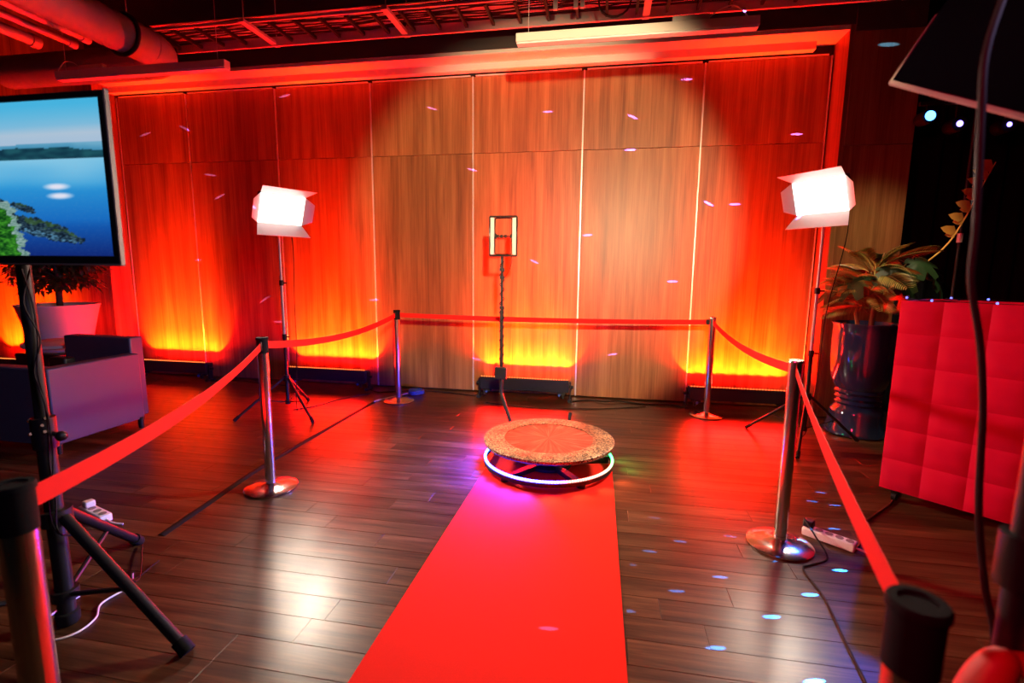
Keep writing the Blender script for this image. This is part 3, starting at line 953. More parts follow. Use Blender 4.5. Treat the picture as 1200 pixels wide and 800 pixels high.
# ------------------------------------------------------------------ television on its stand
TX, TY = -2.06, 1.40
tv = thing('television_stand', 'black tripod pole stand carrying the television at the left', 'stand', (TX - 0.025, TY + 0.085, 0))
MB().cyl((0, 0, 0.04), (0, 0, 0.80), 0.030, n=18).build('lower_pole', M['matte_black'], tv)
MB().cyl((0, 0, 0.78), (0, 0, 1.62), 0.0225, n=18).build('upper_pole', M['matte_black'], tv)
MB().lathe([(0, 0), (0.034, 0), (0.04, 0.01), (0.04, 0.05), (0.031, 0.055), (0, 0.055)], 18).build('end_cap', M['rubber'], tv)
k = MB().cyl((0, 0, 0.74), (0, 0, 0.86), 0.039, n=18)
k.cyl((0.03, 0, 0.80), (0.10, -0.02, 0.80), 0.009, n=8).sphere((0.105, -0.02, 0.80), 0.020, 10)
k.build('clamp', M['black'], tv)
tripod(tv, 0.46, 0.60, (-5, 115, 235), 0.029, 0.1, brace_z=0.13)
MB().box(-0.18, 0.18, -0.043, -0.025, 1.50, 1.90).build('mount_plate', M['matte_black'], tv)
# leads tied to the pole
for i in range(2):
    rg = random.Random(i + 40)
    pts = []
    for q in range(9):
        z = 1.42 - 0.125 * q
        pts.append((0.04 + rg.uniform(-0.005, 0.03), -0.03 + rg.uniform(-0.02, 0.02), z))
    pts += [(0.07, 0.05, 0.34), (0.06 + 0.05 * i, 0.20, 0.06), (0.0 - 0.2 * i, 0.42 + 0.1 * i, 0.012)]
    MB().tube(bez(pts, 5), 0.0032, 6).build('lead', M['cable'], tv)
for i, (x, y, z) in enumerate([(-0.030, -0.026, 0.85), (0.030, -0.030, 0.835), (0.034, -0.026, 0.81), (-0.02, -0.036, 0.80), (0.036, -0.02, 0.86)]):
    MB().tube([(x, y, z), (x + 0.012, y - 0.004, z + 0.006)], 0.0055, 8).build('cable_tie', M['copper'], tv)

tvo = thing('television', 'large flat television showing a blue lake landscape at the left edge', 'television', (TX, TY, 1.71))
TW, TH = 0.500, 0.270
MB().box(-TW, TW, 0.0, 0.012, -TH, TH).build('casing', M['black'], tvo, 0.004)
fr = MB()
fr.box(-TW, TW, -0.010, 0.0, TH - 0.020, TH).box(-TW, TW, -0.010, 0.0, -TH, -TH + 0.026)
fr.box(-TW, -TW + 0.022, -0.010, 0.0, -TH + 0.026, TH - 0.020).box(TW - 0.022, TW, -0.010, 0.0, -TH + 0.026, TH - 0.020)
fr.build('bezel', M['black'], tvo, 0.002, 1)
eg = MB()
eg.box(TW, TW + 0.006, -0.0105, 0.008, -TH - 0.006, TH + 0.004).box(-TW - 0.006, -TW, -0.0105, 0.008, -TH - 0.006, TH + 0.004)
eg.box(-TW, TW, -0.0105, 0.008, -TH - 0.006, -TH)
eg.build('metal_edge', M['silver'], tvo, 0.002, 1)
MB().box(-0.16, 0.16, 0.012, 0.040, -0.2, 0.2).build('rear_cover', M['black'], tvo, 0.006)


def lerp(a, b_, t):
    t = min(1, max(0, t))
    return tuple(x + (y - x) * t for x, y in zip(a, b_))


def s2l(c):
    return tuple(((x / 255) / 12.92 if x / 255 <= 0.04045 else ((x / 255 + 0.055) / 1.055) ** 2.4) for x in c)


def picture(u, v):
    """lake at dusk; u to the right, v up, both 0..1"""
    nz = noise.noise(Vector((u * 22, v * 34, 0)))
    nf = noise.noise(Vector((u * 70, v * 110, 3)))
    big = noise.noise(Vector((u * 4, v * 9, 7)))
    ridge = 0.706 + 0.018 * noise.noise(Vector((u * 5, 0, 1))) + 0.006 * noise.noise(Vector((u * 24, 0, 1))) - 0.035 * max(0, u - 0.8) * 4
    if v > 0.73 + 0.02 * noise.noise(Vector((u * 3.1, 4, 0))):
        t = (v - 0.73) / 0.27
        c = lerp((168, 190, 214), (70, 178, 222), t * 1.1)
        return lerp(c, (205, 200, 210), max(0, 0.45 - abs(t - 0.22) * 2.2) + 0.1 * big)
    if v > ridge:
        return lerp((66, 140, 178), (110, 170, 200), (v - ridge) * 25)
    if v > 0.632:
        return lerp((16, 52, 70), (30, 84, 96), 0.5 + nz)
    # water
    t = (0.632 - v) / 0.632
    c = lerp((120, 192, 226), (44, 150, 214), t * 3.2)
    c = lerp(c, (20, 96, 184), (t - 0.25) * 2.2)
    c = lerp(c, (16, 34, 108), (t - 0.62) * 2.4)
    c = lerp(c, (150, 205, 230), max(0, 0.55 - t * 1.6) * (0.5 + big))
    c = lerp(c, (150, 160, 190), 0.10 * max(0, nf))
    for (cu, cv) in ((0.79, 0.455), (0.80, 0.395)):
        d = ((u - cu) / 0.045) ** 2 + ((v - cv) / 0.018) ** 2
        c = lerp(c, (225, 225, 240), 1.1 - d * 0.55)
    # rocks in the water
    for (cu, cv, ru, rv) in ((0.63, 0.325, 0.055, 0.026), (0.655, 0.302, 0.035, 0.014), (0.70, 0.185, 0.155, 0.062), (0.78, 0.145, 0.10, 0.045), (0.50, 0.36, 0.08, 0.05)):
        sl = (v - cv) + (u - cu) * 0.42
        d = ((u - cu) / ru) ** 2 + (sl / rv) ** 2 + 0.5 * nz + 0.3 * nf
        if d < 1:
            rk = lerp((14, 28, 44), (70, 104, 120), 0.35 + 1.1 * nf + 0.5 * nz)
            if sl > 0.01 and nz > 0.0:
                rk = lerp(rk, (58, 92, 34), 0.55)
            elif sl < -rv * 0.35:
                rk = lerp(rk, (92, 150, 190), 0.3 + nf)
            c = rk
    # grassy slope
    edge = 0.565 + 0.12 * max(0, 0.32 - v) + 0.025 * nz + 0.015 * nf
    top = 0.40 - (u - 0.45) * 0.9 + 0.04 * nz
    if u < edge + 0.03 and v < top + 0.05:
        c = lerp((150, 178, 176), (90, 130, 120), 0.5 + nf)
    if u < edge and v < top:
        c = lerp((10, 56, 20), (64, 150, 40), 0.45 + 0.9 * nf + 0.7 * nz)
    if abs(u - 0.452) < 0.012 and 0.20 < v < 0.42:
        c = lerp((190, 170, 120), (226, 214, 190), 0.5 + nf)
    return c


NU, NV = 256, 148
vs, cols, fs = [], [], []
for j in range(NV + 1):
    for i in range(NU + 1):
        u, v = i / NU, j / NV
        vs.append((-TW + 0.022 + (2 * TW - 0.044) * u, -0.003, -TH + 0.026 + (2 * TH - 0.046) * v))
        cols.append(s2l(picture(u, v)))
for j in range(NV):
    for i in range(NU):
        a = j * (NU + 1) + i
        fs.append((a, a + 1, a + NU + 2, a + NU + 1))
so = MB().add(vs, fs).build('screen', M['screen'], tvo)
ca = so.data.color_attributes.new('picture', 'FLOAT_COLOR', 'POINT')
flat = []
for c in cols:
    flat += [max(0, c[0]), max(0, c[1]), max(0, c[2]), 1.0]
ca.data.foreach_set('color', flat)
so['label'] = 'lit screen with lake, hills, rocks and grass'

# ------------------------------------------------------------------ box sofa, side table, potted ficus
sf = thing('box_sofa', 'low grey lilac box shaped sofa standing at the left edge', 'sofa', (-4.02, 2.93, 0))
MB().box(-1.75, -0.02, 0.02, 0.74, 0.10, 0.36).build('base', M['leather'], sf, 0.012)
MB().box(-0.11, 0.0, 0.0, 0.75, 0.08, 0.672).build('side_panel', M['leather'], sf, 0.012)
MB().box(-1.78, -0.112, 0.0, 0.11, 0.08, 0.672).build('back_panel', M['leather'], sf, 0.012)
MB().box(-1.70, -0.115, 0.115, 0.74, 0.362, 0.50).build('seat_cushion', M['leather'], sf, 0.03, 3)
for (x, y) in ((-0.015, 0.72), (-0.045, 0.05), (-1.72, 0.05), (-1.72, 0.70)):
    MB().cyl((x, y, 0.0), (x, y, 0.10), 0.020, 0.026, 12).build('leg', M['black'], sf)
MB().box(-0.80, -0.09, 0.752, 0.88, 0.08, 0.805).build('tall_end_panel', M['leather'], sf, 0.012)
MB_c = MB().box(-0.09, 0.09, -0.05, 0.05, 0.0, 0.15).build('cushion_block', M['black'], None, 0.02, 3)
MB_c.location = (-4.56, 3.45, 0.505)
tag(MB_c, 'small black block lying on the box sofa', 'box')
rt = thing('round_side_table', 'round white side table at the left edge, behind the pole stand', 'table', (-5.15, 3.98, 0))
MB().lathe([(0, 0.66), (0.33, 0.66), (0.345, 0.67), (0.345, 0.695), (0.335, 0.70), (0, 0.70)], 48).build('tabletop', M['white_paint'], rt)
MB().lathe([(0, 0), (0.2, 0), (0.2, 0.015), (0.04, 0.04), (0.035, 0.64), (0.1, 0.66), (0, 0.66)], 24).build('pedestal', M['matte_black'], rt)
fp = thing('potted_ficus', 'dark leaved ficus in a flared white pot beneath the television', 'plant', (-6.27, 4.78, 0.0))
MB().box(-0.30, 0.30, -0.30, 0.30, 0.0, 0.44).build('plinth', M['matte_black'], fp, 0.01)
MB().lathe([(0, 0.44), (0.25, 0.44), (0.262, 0.46), (0.375, 0.96), (0.385, 0.975), (0.385, 0.985), (0.365, 0.985), (0.355, 0.93), (0, 0.93)], 44).build('pot', M['pot_white'], fp)
MB().lathe([(0.355, 0.925), (0.2, 0.938), (0, 0.94)], 24).build('soil', M['soil'], fp)
MB().tube(bez([(0.02, 0, 0.92), (0.0, 0.02, 1.1), (0.04, 0, 1.3), (0.0, -0.02, 1.6), (0.03, 0, 1.85)], 5), [0.032] * 10 + [0.02] * 11, 10).build('trunk', M['bark'], fp)
rg = random.Random(11)
br, lf = MB(), MB()


def add_leaf(mb, p, d, l_, w_, droop=0.25, up=Vector((0, 0, 1))):
    d = d.normalized()
    sd = d.cross(up)
    if sd.length < 1e-3:
        sd = Vector((1, 0, 0))
    sd.normalize()
    nn = sd.cross(d).normalized()
    vs = [p, p + d * l_ * 0.35 + sd * w_ * 0.5 + nn * 0.06 * l_, p + d * l_ * 0.35 - sd * w_ * 0.5 + nn * 0.06 * l_,
          p + d * l_ * 0.4, p + d * l_ * 0.75 + sd * w_ * 0.33 - nn * droop * l_ * 0.3, p + d * l_ * 0.75 - sd * w_ * 0.33 - nn * droop * l_ * 0.3,
          p + d * l_ - nn * droop * l_, p + d * l_ * 0.75 - nn * droop * l_ * 0.35]
    mb.add(vs, [(0, 3, 1), (0, 2, 3), (3, 7, 4, 1), (3, 2, 5, 7), (7, 6, 4), (7, 5, 6)])


for i in range(60):
    z = rg.uniform(1.08, 1.85) if i > 26 else rg.uniform(1.06, 1.42)
    a = rg.uniform(0, 2 * PI)
    ln = rg.uniform(0.22, 0.46)
    p0 = Vector((0.02, 0, z))
    p2 = p0 + Vector((math.cos(a) * ln, math.sin(a) * ln, rg.uniform(-0.02, 0.22)))
    pm_ = (p0 + p2) / 2 + Vector((0, 0, 0.06))
    path = bez([p0, pm_, p2], 5)
    br.tube(path, 0.006, 6)
    for q in range(24):
        p = path[min(len(path) - 1, 3 + int(rg.random() * (len(path) - 3)))] + Vector((rg.uniform(-.06, .06), rg.uniform(-.06, .06), rg.uniform(-.05, .05)))
        dd = Vector((math.cos(a) + rg.uniform(-1, 1), math.sin(a) + rg.uniform(-1, 1), rg.uniform(-0.7, 0.35)))
        add_leaf(lf, p, dd, rg.uniform(0.09, 0.15), rg.uniform(0.035, 0.06))
br.build('branches', M['bark'], fp)
tag(lf.build('foliage', M['ficus'], fp, angle=180), kind='stuff')

# ------------------------------------------------------------------ right side: planter with tropical plant
pr_ = thing('potted_tropical_plant', 'glossy navy floor vase with monstera and palm leaves, right of the recess', 'plant', (2.31, 4.86, 0))
prof = [(0, 0), (0.235, 0.0), (0.25, 0.012), (0.25, 0.03), (0.232, 0.075), (0.218, 0.13), (0.212, 0.19), (0.205, 0.225), (0.182, 0.25), (0.168, 0.268),
        (0.184, 0.290), (0.166, 0.312), (0.188, 0.338), (0.172, 0.362), (0.192, 0.388), (0.178, 0.41), (0.20, 0.44), (0.222, 0.50), (0.236, 0.58), (0.245, 0.72), (0.246, 0.90),
        (0.246, 0.985), (0.255, 0.995), (0.255, 1.005), (0.235, 1.005), (0.23, 0.95), (0, 0.95)]
MB().lathe(prof, 56).build('vase', M['pot_blue'], pr_, angle=50)
MB().lathe([(0.228, 0.955), (0.1, 0.965), (0, 0.967)], 24).build('soil', M['soil'], pr_)
tk = MB()
for (dx, dy) in ((0.02, -0.02), (-0.05, 0.03), (0.06, 0.04)):
    tk.tube(bez([(dx, dy, 0.95), (dx * 1.4, dy * 1.4, 1.1), (dx * 1.2, dy * 1.8, 1.28)], 5), 0.017, 8)
tk.build('trunk', M['stem'], pr_)


def monstera_mesh(size):
    mb = MB()
    n = 20
    rim = []
    for i in range(n + 1):
        a = -0.86 * PI + 1.72 * PI * i / n
        r = size * (0.52 + 0.10 * math.cos(a)) * (1 + 0.18 * math.cos(a))
        if i % 3 == 1 and 2 < i < n - 2:
            r *= 0.58
        rim.append((size * 0.30 + r * math.cos(a), r * math.sin(a) * 1.05, -0.14 * size * (r / size) ** 2 * 3 + 0.02 * size * math.sin(i * 2.1)))
    vs = [(0.0, 0, 0)] + [(size * 0.30 + (p[0] - size * .30) * 0.45, p[1] * 0.45, 0.015 * size + p[2] * 0.25) for p in rim] + rim
    k = n + 1
    fs = []
    for i in range(n):
        fs.append((1 + i, 1 + k + i, 1 + k + i + 1, 1 + i + 1))
    fs.append(tuple([0] + list(range(1, k + 1)))) 
    mb.add(vs, fs)
    # thickness
    m0 = len(mb.v)
    mb.add([(x, y, z - 0.003) for (x, y, z) in mb.v[:m0]], [tuple(reversed(f)) for f in mb.f[:]])
    return mb.mesh('monstera_leaf', M['monstera'], 60)


def palm_mesh(l_, w_, n=13, m_='palm', one_side=False):
    mb = MB()
    spine = [Vector((l_ * i / n, 0, 0.28 * l_ * (i / n) - 0.42 * l_ * (i / n) ** 2)) for i in range(n + 1)]
    mb.tube(spine, [0.006 * (1 - 0.8 * i / n) + 0.001 for i in range(n + 1)], 6)
    for i in [q * 0.5 for q in range(4, 2 * n + 1)]:
        t = i / n
        s_l = w_ * math.sin(PI * min(1, 0.12 + 0.83 * t)) ** 0.7
        for s in ((1,) if one_side else (1, -1)):
            i0 = int(i); q_ = spine[i0].lerp(spine[min(n, i0 + 1)], i - i0)
            add_leaf(mb, q_, Vector((0.8, s * 0.8, 0.05)), s_l, 0.011, 0.25)
    return mb.mesh('palm_frond', M[m_], 60)


mon = [monstera_mesh(0.24), monstera_mesh(0.29)]
rg = random.Random(5)
leaf_spots = [(0.37, 0.02, 1.52, 15, 25), (0.42, -0.04, 1.46, -20, 55), (0.26, -0.10, 1.58, -70, 40), (0.14, 0.12, 1.62, 60, 20), (0.06, -0.14, 1.52, -95, 45),
              (-0.12, -0.10, 1.42, -140, 35), (0.20, -0.16, 1.38, -60, 60), (-0.17, 0.06, 1.36, 165, 30), (0.30, 0.10, 1.30, 30, 50), (0.02, 0.15, 1.48, 110, 25), (0.14, -0.18, 1.50, -80, 65)]
sm = MB()
for i, (x, y, z, az, dr_) in enumerate(leaf_spots):
    o = share('monstera_leaf', mon[i % 2], pr_, (x, y, z), (rg.uniform(-0.3, 0.3), R(dr_), R(az)))
    sm.tube(bez([(0.02, 0.0, 1.1), (x * 0.5, y * 0.5, (1.1 + z) / 2 + 0.05), (x, y, z)], 5), 0.005, 6)
sm.build('leaf_stems', M['stem'], pr_)
fro = [palm_mesh(0.42, 0.17), palm_mesh(0.33, 0.15)]
for i in range(26):
    az = rg.uniform(0, 360) if i > 17 else rg.uniform(165, 300)
    o = share('palm_frond', fro[i % 2], pr_, (0.02 + 0.02 * math.cos(R(az)), 0.02 * math.sin(R(az)), 1.10 + 0.016 * i), (rg.uniform(-0.4, 0.4), R(rg.uniform(-45, 8)), R(az)))
# tall amber frond reaching out to the right
ft = MB()
sp = bez([(0.05, 0.05, 1.2), (0.45, 0.15, 1.50), (0.68, 0.22, 1.70), (0.83, 0.26, 1.97), (0.93, 0.28, 2.22), (1.0, 0.28, 2.40)], 5)
ft.tube(sp, [0.010 - 0.007 * i / (len(sp) - 1) for i in range(len(sp))], 8)
for i in range(12, len(sp), 2):
    for q in (0, 1):
        add_leaf(ft, sp[i], Vector((-0.9 - 0.1 * q, -0.25, 0.25 - 0.5 * q)), 0.15 - 0.05 * q, 0.085, 0.1, Vector((0, -1, 0)))
o = ft.build('amber_frond', M['amber_leaf'], pr_, angle=60)
o['label'] = 'tall frond of amber leaflets'

# ------------------------------------------------------------------ red quilted bar counter
ang = math.atan2(-0.668, 0.744)
bc = thing('quilted_bar_counter', 'tall red quilted bar counter on castors at the right', 'bar counter', (1.775, 3.375, 0), ang)
CW, CD, Z0, Z1 = 1.22, 0.62, 0.085, 1.275
cs = MB()
cs.box(0.012, CW - 0.012, 0.03, 0.055, Z0, Z1 - 0.005)
cs.box(0.0, 0.03, 0.03, CD, Z0, Z1 - 0.005).box(CW - 0.03, CW, 0.03, CD, Z0, Z1 - 0.005).box(0.03, CW - 0.03, CD - 0.03, CD, Z0, Z1 - 0.005)
cs.box(0.03, CW - 0.03, 0.055, CD - 0.03, Z0, Z0 + 0.03)
cs.build('carcass', M['quilt'], bc)
MB().box(0.03, CW - 0.03, 0.055, CD - 0.03, Z1 - 0.10, Z1 - 0.08).build('worktop', M['quilt'], bc)
tw, thh = CW / 6, (Z1 - Z0) / 6
ns = 6
vs, fs = [], []
for j in range(ns + 1):
    for i in range(ns + 1):
        u, v = i / ns, j / ns
        e = min(1, (1 - abs(2 * u - 1) ** 5)) * min(1, (1 - abs(2 * v - 1) ** 5))
        vs.append((tw * u, 0.024 - 0.019 * e, thh * v))
for j in range(ns):
    for i in range(ns):
        a = j * (ns + 1) + i
        fs.append((a, a + 1, a + ns + 2, a + ns + 1))
tile = MB().add(vs, fs).mesh('quilted_pad', M['quilt'], 60)
for j in range(6):
    for i in range(6):
        share('quilted_pad', tile, bc, (i * tw, 0.0, Z0 + j * thh))
cast = MB().cyl((-0.012, 0, 0.028), (0.012, 0, 0.028), 0.028, n=16).box(-0.018, 0.018, -0.012, 0.02, 0.045, Z0).mesh('castor', M['black'])
for (x, y) in ((0.07, 0.09), (CW - 0.07, 0.09), (0.07, CD - 0.08), (CW - 0.07, CD - 0.08)):
    share('castor', cast, bc, (x, y, 0))
# string of fairy lights along the rim and up into the plant
ca_, sa_ = math.cos(ang), math.sin(ang)


def onbar(x, y, z):
    return Vector((1.775 + x * ca_ - y * sa_, 3.375 + x * sa_ + y * ca_, z))


fl = thing('fairy_lights', 'string of blue fairy lights along the top rim of the red counter', 'string lights', onbar(0, 0.04, Z1))
o0 = Vector(fl.location)
path = [onbar(0.0, 0.045, Z1 + 0.02), onbar(0.12, 0.045, Z1 + 0.004), onbar(0.22, 0.3, Z1 + 0.004), onbar(0.1, CD - 0.02, Z1 + 0.004), onbar(0.4, CD - 0.02, Z1 + 0.004), onbar(0.62, CD - 0.02, Z1 + 0.004)]
path2 = [onbar(0.12, 0.045, Z1 + 0.004), onbar(0.4, 0.045, Z1 + 0.004), onbar(0.8, 0.045, Z1 + 0.004), onbar(1.2, 0.045, Z1 + 0.004)]
MB().tube([p - o0 for p in bez(path, 6)], 0.002, 6).build('wire', M['cable'], fl)
MB().tube([p - o0 for p in bez(path2, 6)], 0.002, 6).build('wire', M['cable'], fl)
bulb = MB().sphere((0, 0, 0.006), 0.007, 8).mesh('bulb', M['fairy_blue'])
bulb2 = MB().sphere((0, 0, 0.006), 0.010, 8).mesh('bulb', M['fairy_teal'])
for p in (onbar(0.02, 0.045, Z1 + 0.012), onbar(0.14, 0.045, Z1), onbar(0.42, 0.045, Z1), onbar(0.12, CD - 0.02, Z1), onbar(0.30, CD - 0.02, Z1), onbar(0.5, CD - 0.02, Z1)):
    share('bulb', bulb, fl, p - o0)

# ------------------------------------------------------------------ party light bar on stand
ps = thing('party_light_stand', 'thin stand with lit blue party lights in front of the black drape', 'stage light', (3.14, 5.18, 0))
MB().cyl((0, 0, 0.10), (0, 0, 2.62), 0.012, n=12).build('pole', M['matte_black'], ps)
tripod(ps, 0.5, 0.32, (90, 210, 330), 0.016, 0.1)
MB().box(-0.45, 0.45, -0.015, 0.015, 2.90, 2.93).build('crossbar', M['matte_black'], ps)
MB().cyl((0, 0, 2.6), (0, 0, 2.91), 0.015, n=12).build('spigot', M['matte_black'], ps)
MB().cyl((0, 0, 1.72), (0, 0, 1.80), 0.022, n=12).build('clamp', M['galv'], ps)
for (dx, z, r, mm) in ((-0.374, 2.805, 0.042, 'blue_lens'), (-0.14, 2.73, 0.027, 'violet_lens'), (0.234, 2.709, 0.021, 'violet_lens')):
    h = MB().cyl((dx, 0.10, z), (dx, -0.035, z), 0.06, n=24).box(dx - 0.012, dx + 0.012, 0.0, 0.02, z + 0.05, 2.92)
    hd_ = h.build('light_head', M['black'], ps)
    MB().lathe([(0, 0.012), (r * 0.7, 0.008), (r, 0.0)], 20).build('lens', M[mm], hd_)
    ln = hd_.children[0]
    ln.location = (dx, -0.037, z)
    ln.rotation_euler = (R(90), 0, 0)

# ------------------------------------------------------------------ octagonal softbox on a stand, close on the right
ob = thing('octagonal_softbox', 'black octagonal softbox with pale rim at the top right, close to the camera', 'softbox', (0.622, 0.80, 0))
oloc = Vector(ob.location)
az, pt, ph_ = R(25), R(-55), R(192)
nn = Vector((math.sin(az) * math.cos(pt), math.cos(az) * math.cos(pt), math.sin(pt)))
aa = nn.cross(Vector((0, 0, 1))).normalized()
bb = aa.cross(nn)
cen = Vector((1.2552, 1.2246, 1.9595)) - oloc
RR = 0.6255
V = [cen + (aa * math.cos(ph_ + k * PI / 4) + bb * math.sin(ph_ + k * PI / 4)) * RR for k in range(8)]
ring2 = [cen - nn * 0.20 + (p - cen) * 0.80 for p in V]
ring3 = [cen - nn * 0.36 + (p - cen) * 0.42 for p in V]
ring4 = [cen - nn * 0.43 + (p - cen) * 0.14 for p in V]
vs = V + ring2 + ring3 + ring4
fs = []
for q in range(3):
    for k in range(8):
        fs.append((q * 8 + k, q * 8 + (k + 1) % 8, (q + 1) * 8 + (k + 1) % 8, (q + 1) * 8 + k))
fs.append(tuple(range(24, 32)))
shell = MB().add(vs, fs).build('fabric_shell', M['softbox'], ob, angle=20)
so_ = shell.modifiers.new('cloth_thickness', 'SOLIDIFY')
so_.thickness = 0.004
MB().tube([p + nn * 0.004 for p in V], 0.0065, 6, True).build('rim_tape', M['trim_tape'], ob)
MB().add([p * 0.97 + cen * 0.03 - nn * 0.02 for p in V] + [p * 0.97 + cen * 0.03 - nn * 0.024 for p in V],
         [tuple(range(8)), tuple(reversed(range(8, 16)))] + [(k, (k + 1) % 8, 8 + (k + 1) % 8, 8 + k) for k in range(8)]).build('front_diffuser', M['diffuser'], ob)
apex = cen - nn * 0.43
MB().cyl(apex + nn * 0.01, apex - nn * 0.26, 0.075, n=20).build('lamp_body', M['matte_black'], ob)
MB().tube([(0, 0, 2.40), apex - nn * 0.12 + Vector((0, 0, 0.08)), apex - nn * 0.12], 0.018, 10).build('boom', M['matte_black'], ob)
MB().cyl((0, 0, 0.10), (0, 0, 2.42), 0.018, n=16).build('pole', M['matte_black'], ob)
MB().cyl((0, 0, 0.98), (0, 0, 1.06), 0.030, n=16).build('clamp', M['black'], ob)
tripod(ob, 0.48, 0.55, (60, 180 + 125, 10), 0.019, 0.1)
cbl = bez([(0.66, 1.02, 1.99), (0.585, 0.96, 1.80), (0.582, 0.95, 1.691), (0.59, 0.95, 1.6), (0.597, 0.95, 1.505), (0.601, 0.95, 1.422), (0.626, 0.95, 1.323),
           (0.645, 0.95, 1.207), (0.662, 0.95, 1.023), (0.69, 0.95, 0.881), (0.72, 0.95, 0.75), (0.74, 0.97, 0.4), (0.78, 1.05, 0.1), (0.9, 1.2, 0.008)], 6)
MB().tube([p - oloc for p in cbl], 0.0058, 8).build('power_lead', M['cable'], ob)
rb = MB()
for s in (-1, 1):
    pts = bez([(s * 0.020, -0.05, 1.0), (s * 0.055, -0.055, 0.985), (s * 0.075, -0.05, 0.90), (s * 0.07, -0.045, 0.78), (s * 0.045, -0.04, 0.70)], 5)
    rb.tube(pts, [0.012 + 0.028 * math.sin(PI * i / (len(pts) - 1)) for i in range(len(pts))], 14)
rb.tube([(-0.03, -0.05, 0.995), (0.03, -0.05, 0.995)], 0.018, 12)
b_ = rb.build('weight_bag', M['bag'])
b_.location = oloc + Vector((0.0, 0.0, -0.115))
b_.scale = (0.8, 0.8, 1)
tag(b_, 'red weight bag slung over the softbox stand, bottom right corner', 'bag')


# ------------------------------------------------------------------ power strips and cables
def power_strip(loc, rz, label, n=5, length=0.30):
    t = thing('power_strip', label, 'power strip', loc, rz)
    MB().box(-length / 2, length / 2, -0.032, 0.032, 0.001, 0.045).build('body', M['white_plastic'], t, 0.007)
    for k in range(n):
        x = -length / 2 + length * (k + 0.6) / (n + 0.2)
        s = MB().cyl((x, 0, 0.0452), (x, 0, 0.0475), 0.019, n=16)
        s.build('socket', M['trim_tape'], t)
    MB().tube(bez([(length / 2, 0, 0.02), (length / 2 + 0.06, 0.0, 0.015), (length / 2 + 0.11, 0.03, 0.006)], 5), 0.0055, 8).build('strain_relief', M['white_plastic'], t)
    return t


t = power_strip((1.25, 2.765, 0), R(-38), 'white power strip on the floor beside the right barrier post', 5, 0.25)
MB().box(-0.125, -0.075, -0.026, 0.026, 0.048, 0.085).build('plug', M['black'], t, 0.008)
t = power_strip((-2.83, 2.22, 0), R(-18), 'white power strip on the dark floor behind the television stand', 4, 0.26)
MB().box(-0.09, -0.04, -0.026, 0.026, 0.048, 0.085).build('plug', M['white_plastic'], t, 0.008)


def floor_cable(name, pts, r, m_, label, n=6):
    o = MB().tube(bez(pts, n), r, 8).build(name, M[m_])
    return tag(o, label, 'cable')


floor_cable('floor_cable', [(1.145, 2.83, 0.092), (1.16, 2.70, 0.05), (1.17, 2.58, 0.008), (1.06, 2.50, 0.006), (1.012, 2.45, 0.006), (1.02, 2.25, 0.006), (0.99, 2.0, 0.006), (0.965, 1.77, 0.006), (0.93, 1.4, 0.006)], 0.0045, 'cable',
            'thin black cable running forward from the right power strip')
floor_cable('floor_cable', [(1.345, 2.69, 0.012), (1.40, 2.76, 0.007), (1.47, 2.93, 0.007), (1.62, 3.1, 0.007), (1.84, 3.33, 0.007), (1.98, 3.55, 0.007)], 0.006, 'cable',
            'black cable from the right power strip under the red counter')
# flat cable cover taped on the floor
pts = bez([(-2.29, 2.12, 0), (-2.33, 2.5, 0), (-2.39, 3.1, 0), (-2.395, 4.0, 0), (-2.395, 4.88, 0)], 6)
vs, fs = [], []
for i, p in enumerate(pts):
    for (dx, z) in ((-0.024, 0.0006), (-0.010, 0.007), (0.010, 0.007), (0.024, 0.0006)):
        vs.append((p.x + dx, p.y, z))
    if i:
        o = 4 * i
        for q in range(4):
            q2 = (q + 1) % 4
            fs.append((o - 4 + q, o + q, o + q2, o - 4 + q2)[::-1])
tag(MB().add(vs, fs).build('cable_cover', M['rubber']), 'flat black cable cover running across the floor at left', 'cable')
floor_cable('floor_cable', [(-2.395, 4.9, 0.006), (-2.34, 5.0, 0.008), (-2.25, 5.16, 0.008), (-2.16, 5.32, 0.01)], 0.009, 'galv', 'short pale cable by the left rear barrier post')
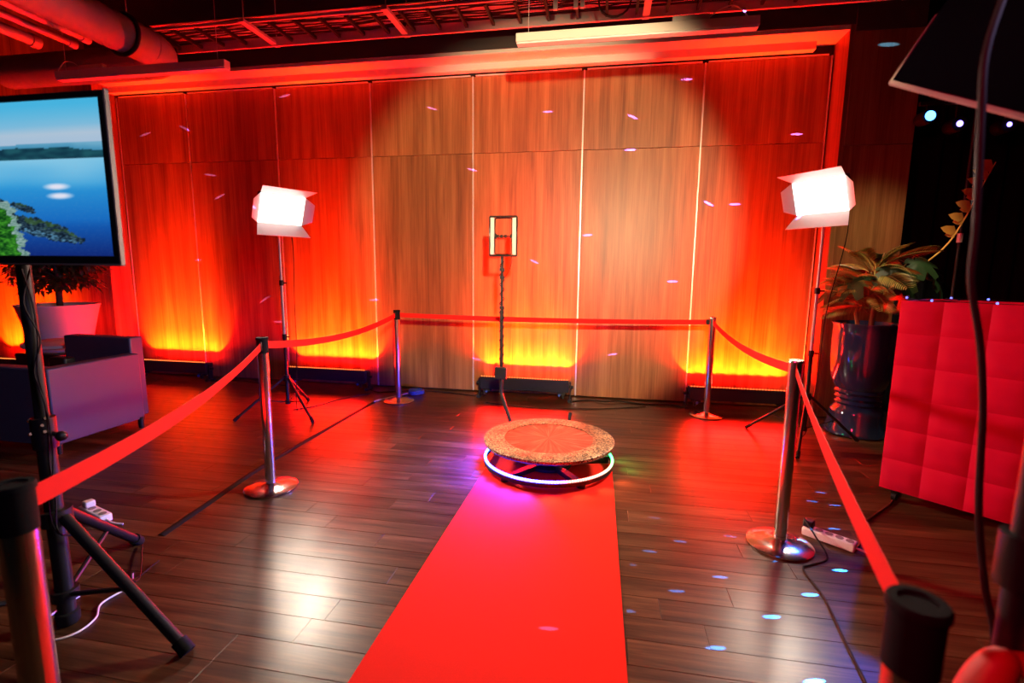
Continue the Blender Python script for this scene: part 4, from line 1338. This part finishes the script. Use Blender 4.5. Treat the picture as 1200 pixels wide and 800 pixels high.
floor_cable('floor_cable', [(-2.66, 5.36, 0.006), (-2.5, 5.30, 0.006), (-2.1, 5.47, 0.006), (-1.7, 5.44, 0.006), (-1.38, 5.36, 0.006)], 0.006, 'cable', 'black cable between the second and third uplight bars')
floor_cable('floor_cable', [(-0.28, 5.36, 0.006), (-0.1, 5.45, 0.006), (0.08, 5.40, 0.018), (0.22, 5.46, 0.012), (0.5, 5.42, 0.006), (0.75, 5.46, 0.006), (0.90, 5.38, 0.006)], 0.008, 'cable',
            'black cable along the wall foot between the two right uplight bars')
floor_cable('floor_cable', [(-4.84, 5.36, 0.006), (-4.5, 5.46, 0.006), (-4.2, 5.40, 0.006), (-3.76, 5.36, 0.006)], 0.006, 'cable', 'black cable between the first and second uplight bars')
floor_cable('floor_cable', [(-1.2, 5.12, 0.006), (-0.95, 5.05, 0.006), (-0.6, 5.02, 0.006), (-0.3, 5.06, 0.006), (0.1, 5.15, 0.006), (0.5, 5.32, 0.006)], 0.005, 'cable', 'thin black cable lying behind the round platform')
floor_cable('floor_cable', [(-2.60, 5.22, 0.006), (-2.8, 4.9, 0.006), (-2.9, 4.6, 0.006), (-3.05, 4.42, 0.006)], 0.005, 'cable', 'thin black cable from the left tripod lamp to the wall')
bcoil = MB()
for q in range(3):
    bcoil.tube([(0.085 * math.cos(a * 0.4 + q), 0.07 * math.sin(a * 0.4 + q), 0.012 + 0.014 * q + 0.004 * math.sin(a)) for a in range(17)], 0.010, 8)
o = bcoil.build('cable_coil', M['blue_cable'])
o.location = (-2.08, 5.33, 0)
tag(o, 'small coil of blue cable on the floor by the left rear post', 'cable')
# white lead looped around the foot of the television stand
floor_cable('floor_cable', [(-2.20, 1.62, 0.006), (-2.19, 1.50, 0.006), (-2.14, 1.41, 0.006), (-2.04, 1.385, 0.006), (-1.985, 1.44, 0.006), (-1.995, 1.52, 0.006), (-2.06, 1.60, 0.006), (-2.05, 1.72, 0.006), (-2.12, 1.80, 0.006)],
            0.004, 'white_plastic', 'white lead looped around the foot of the television stand')
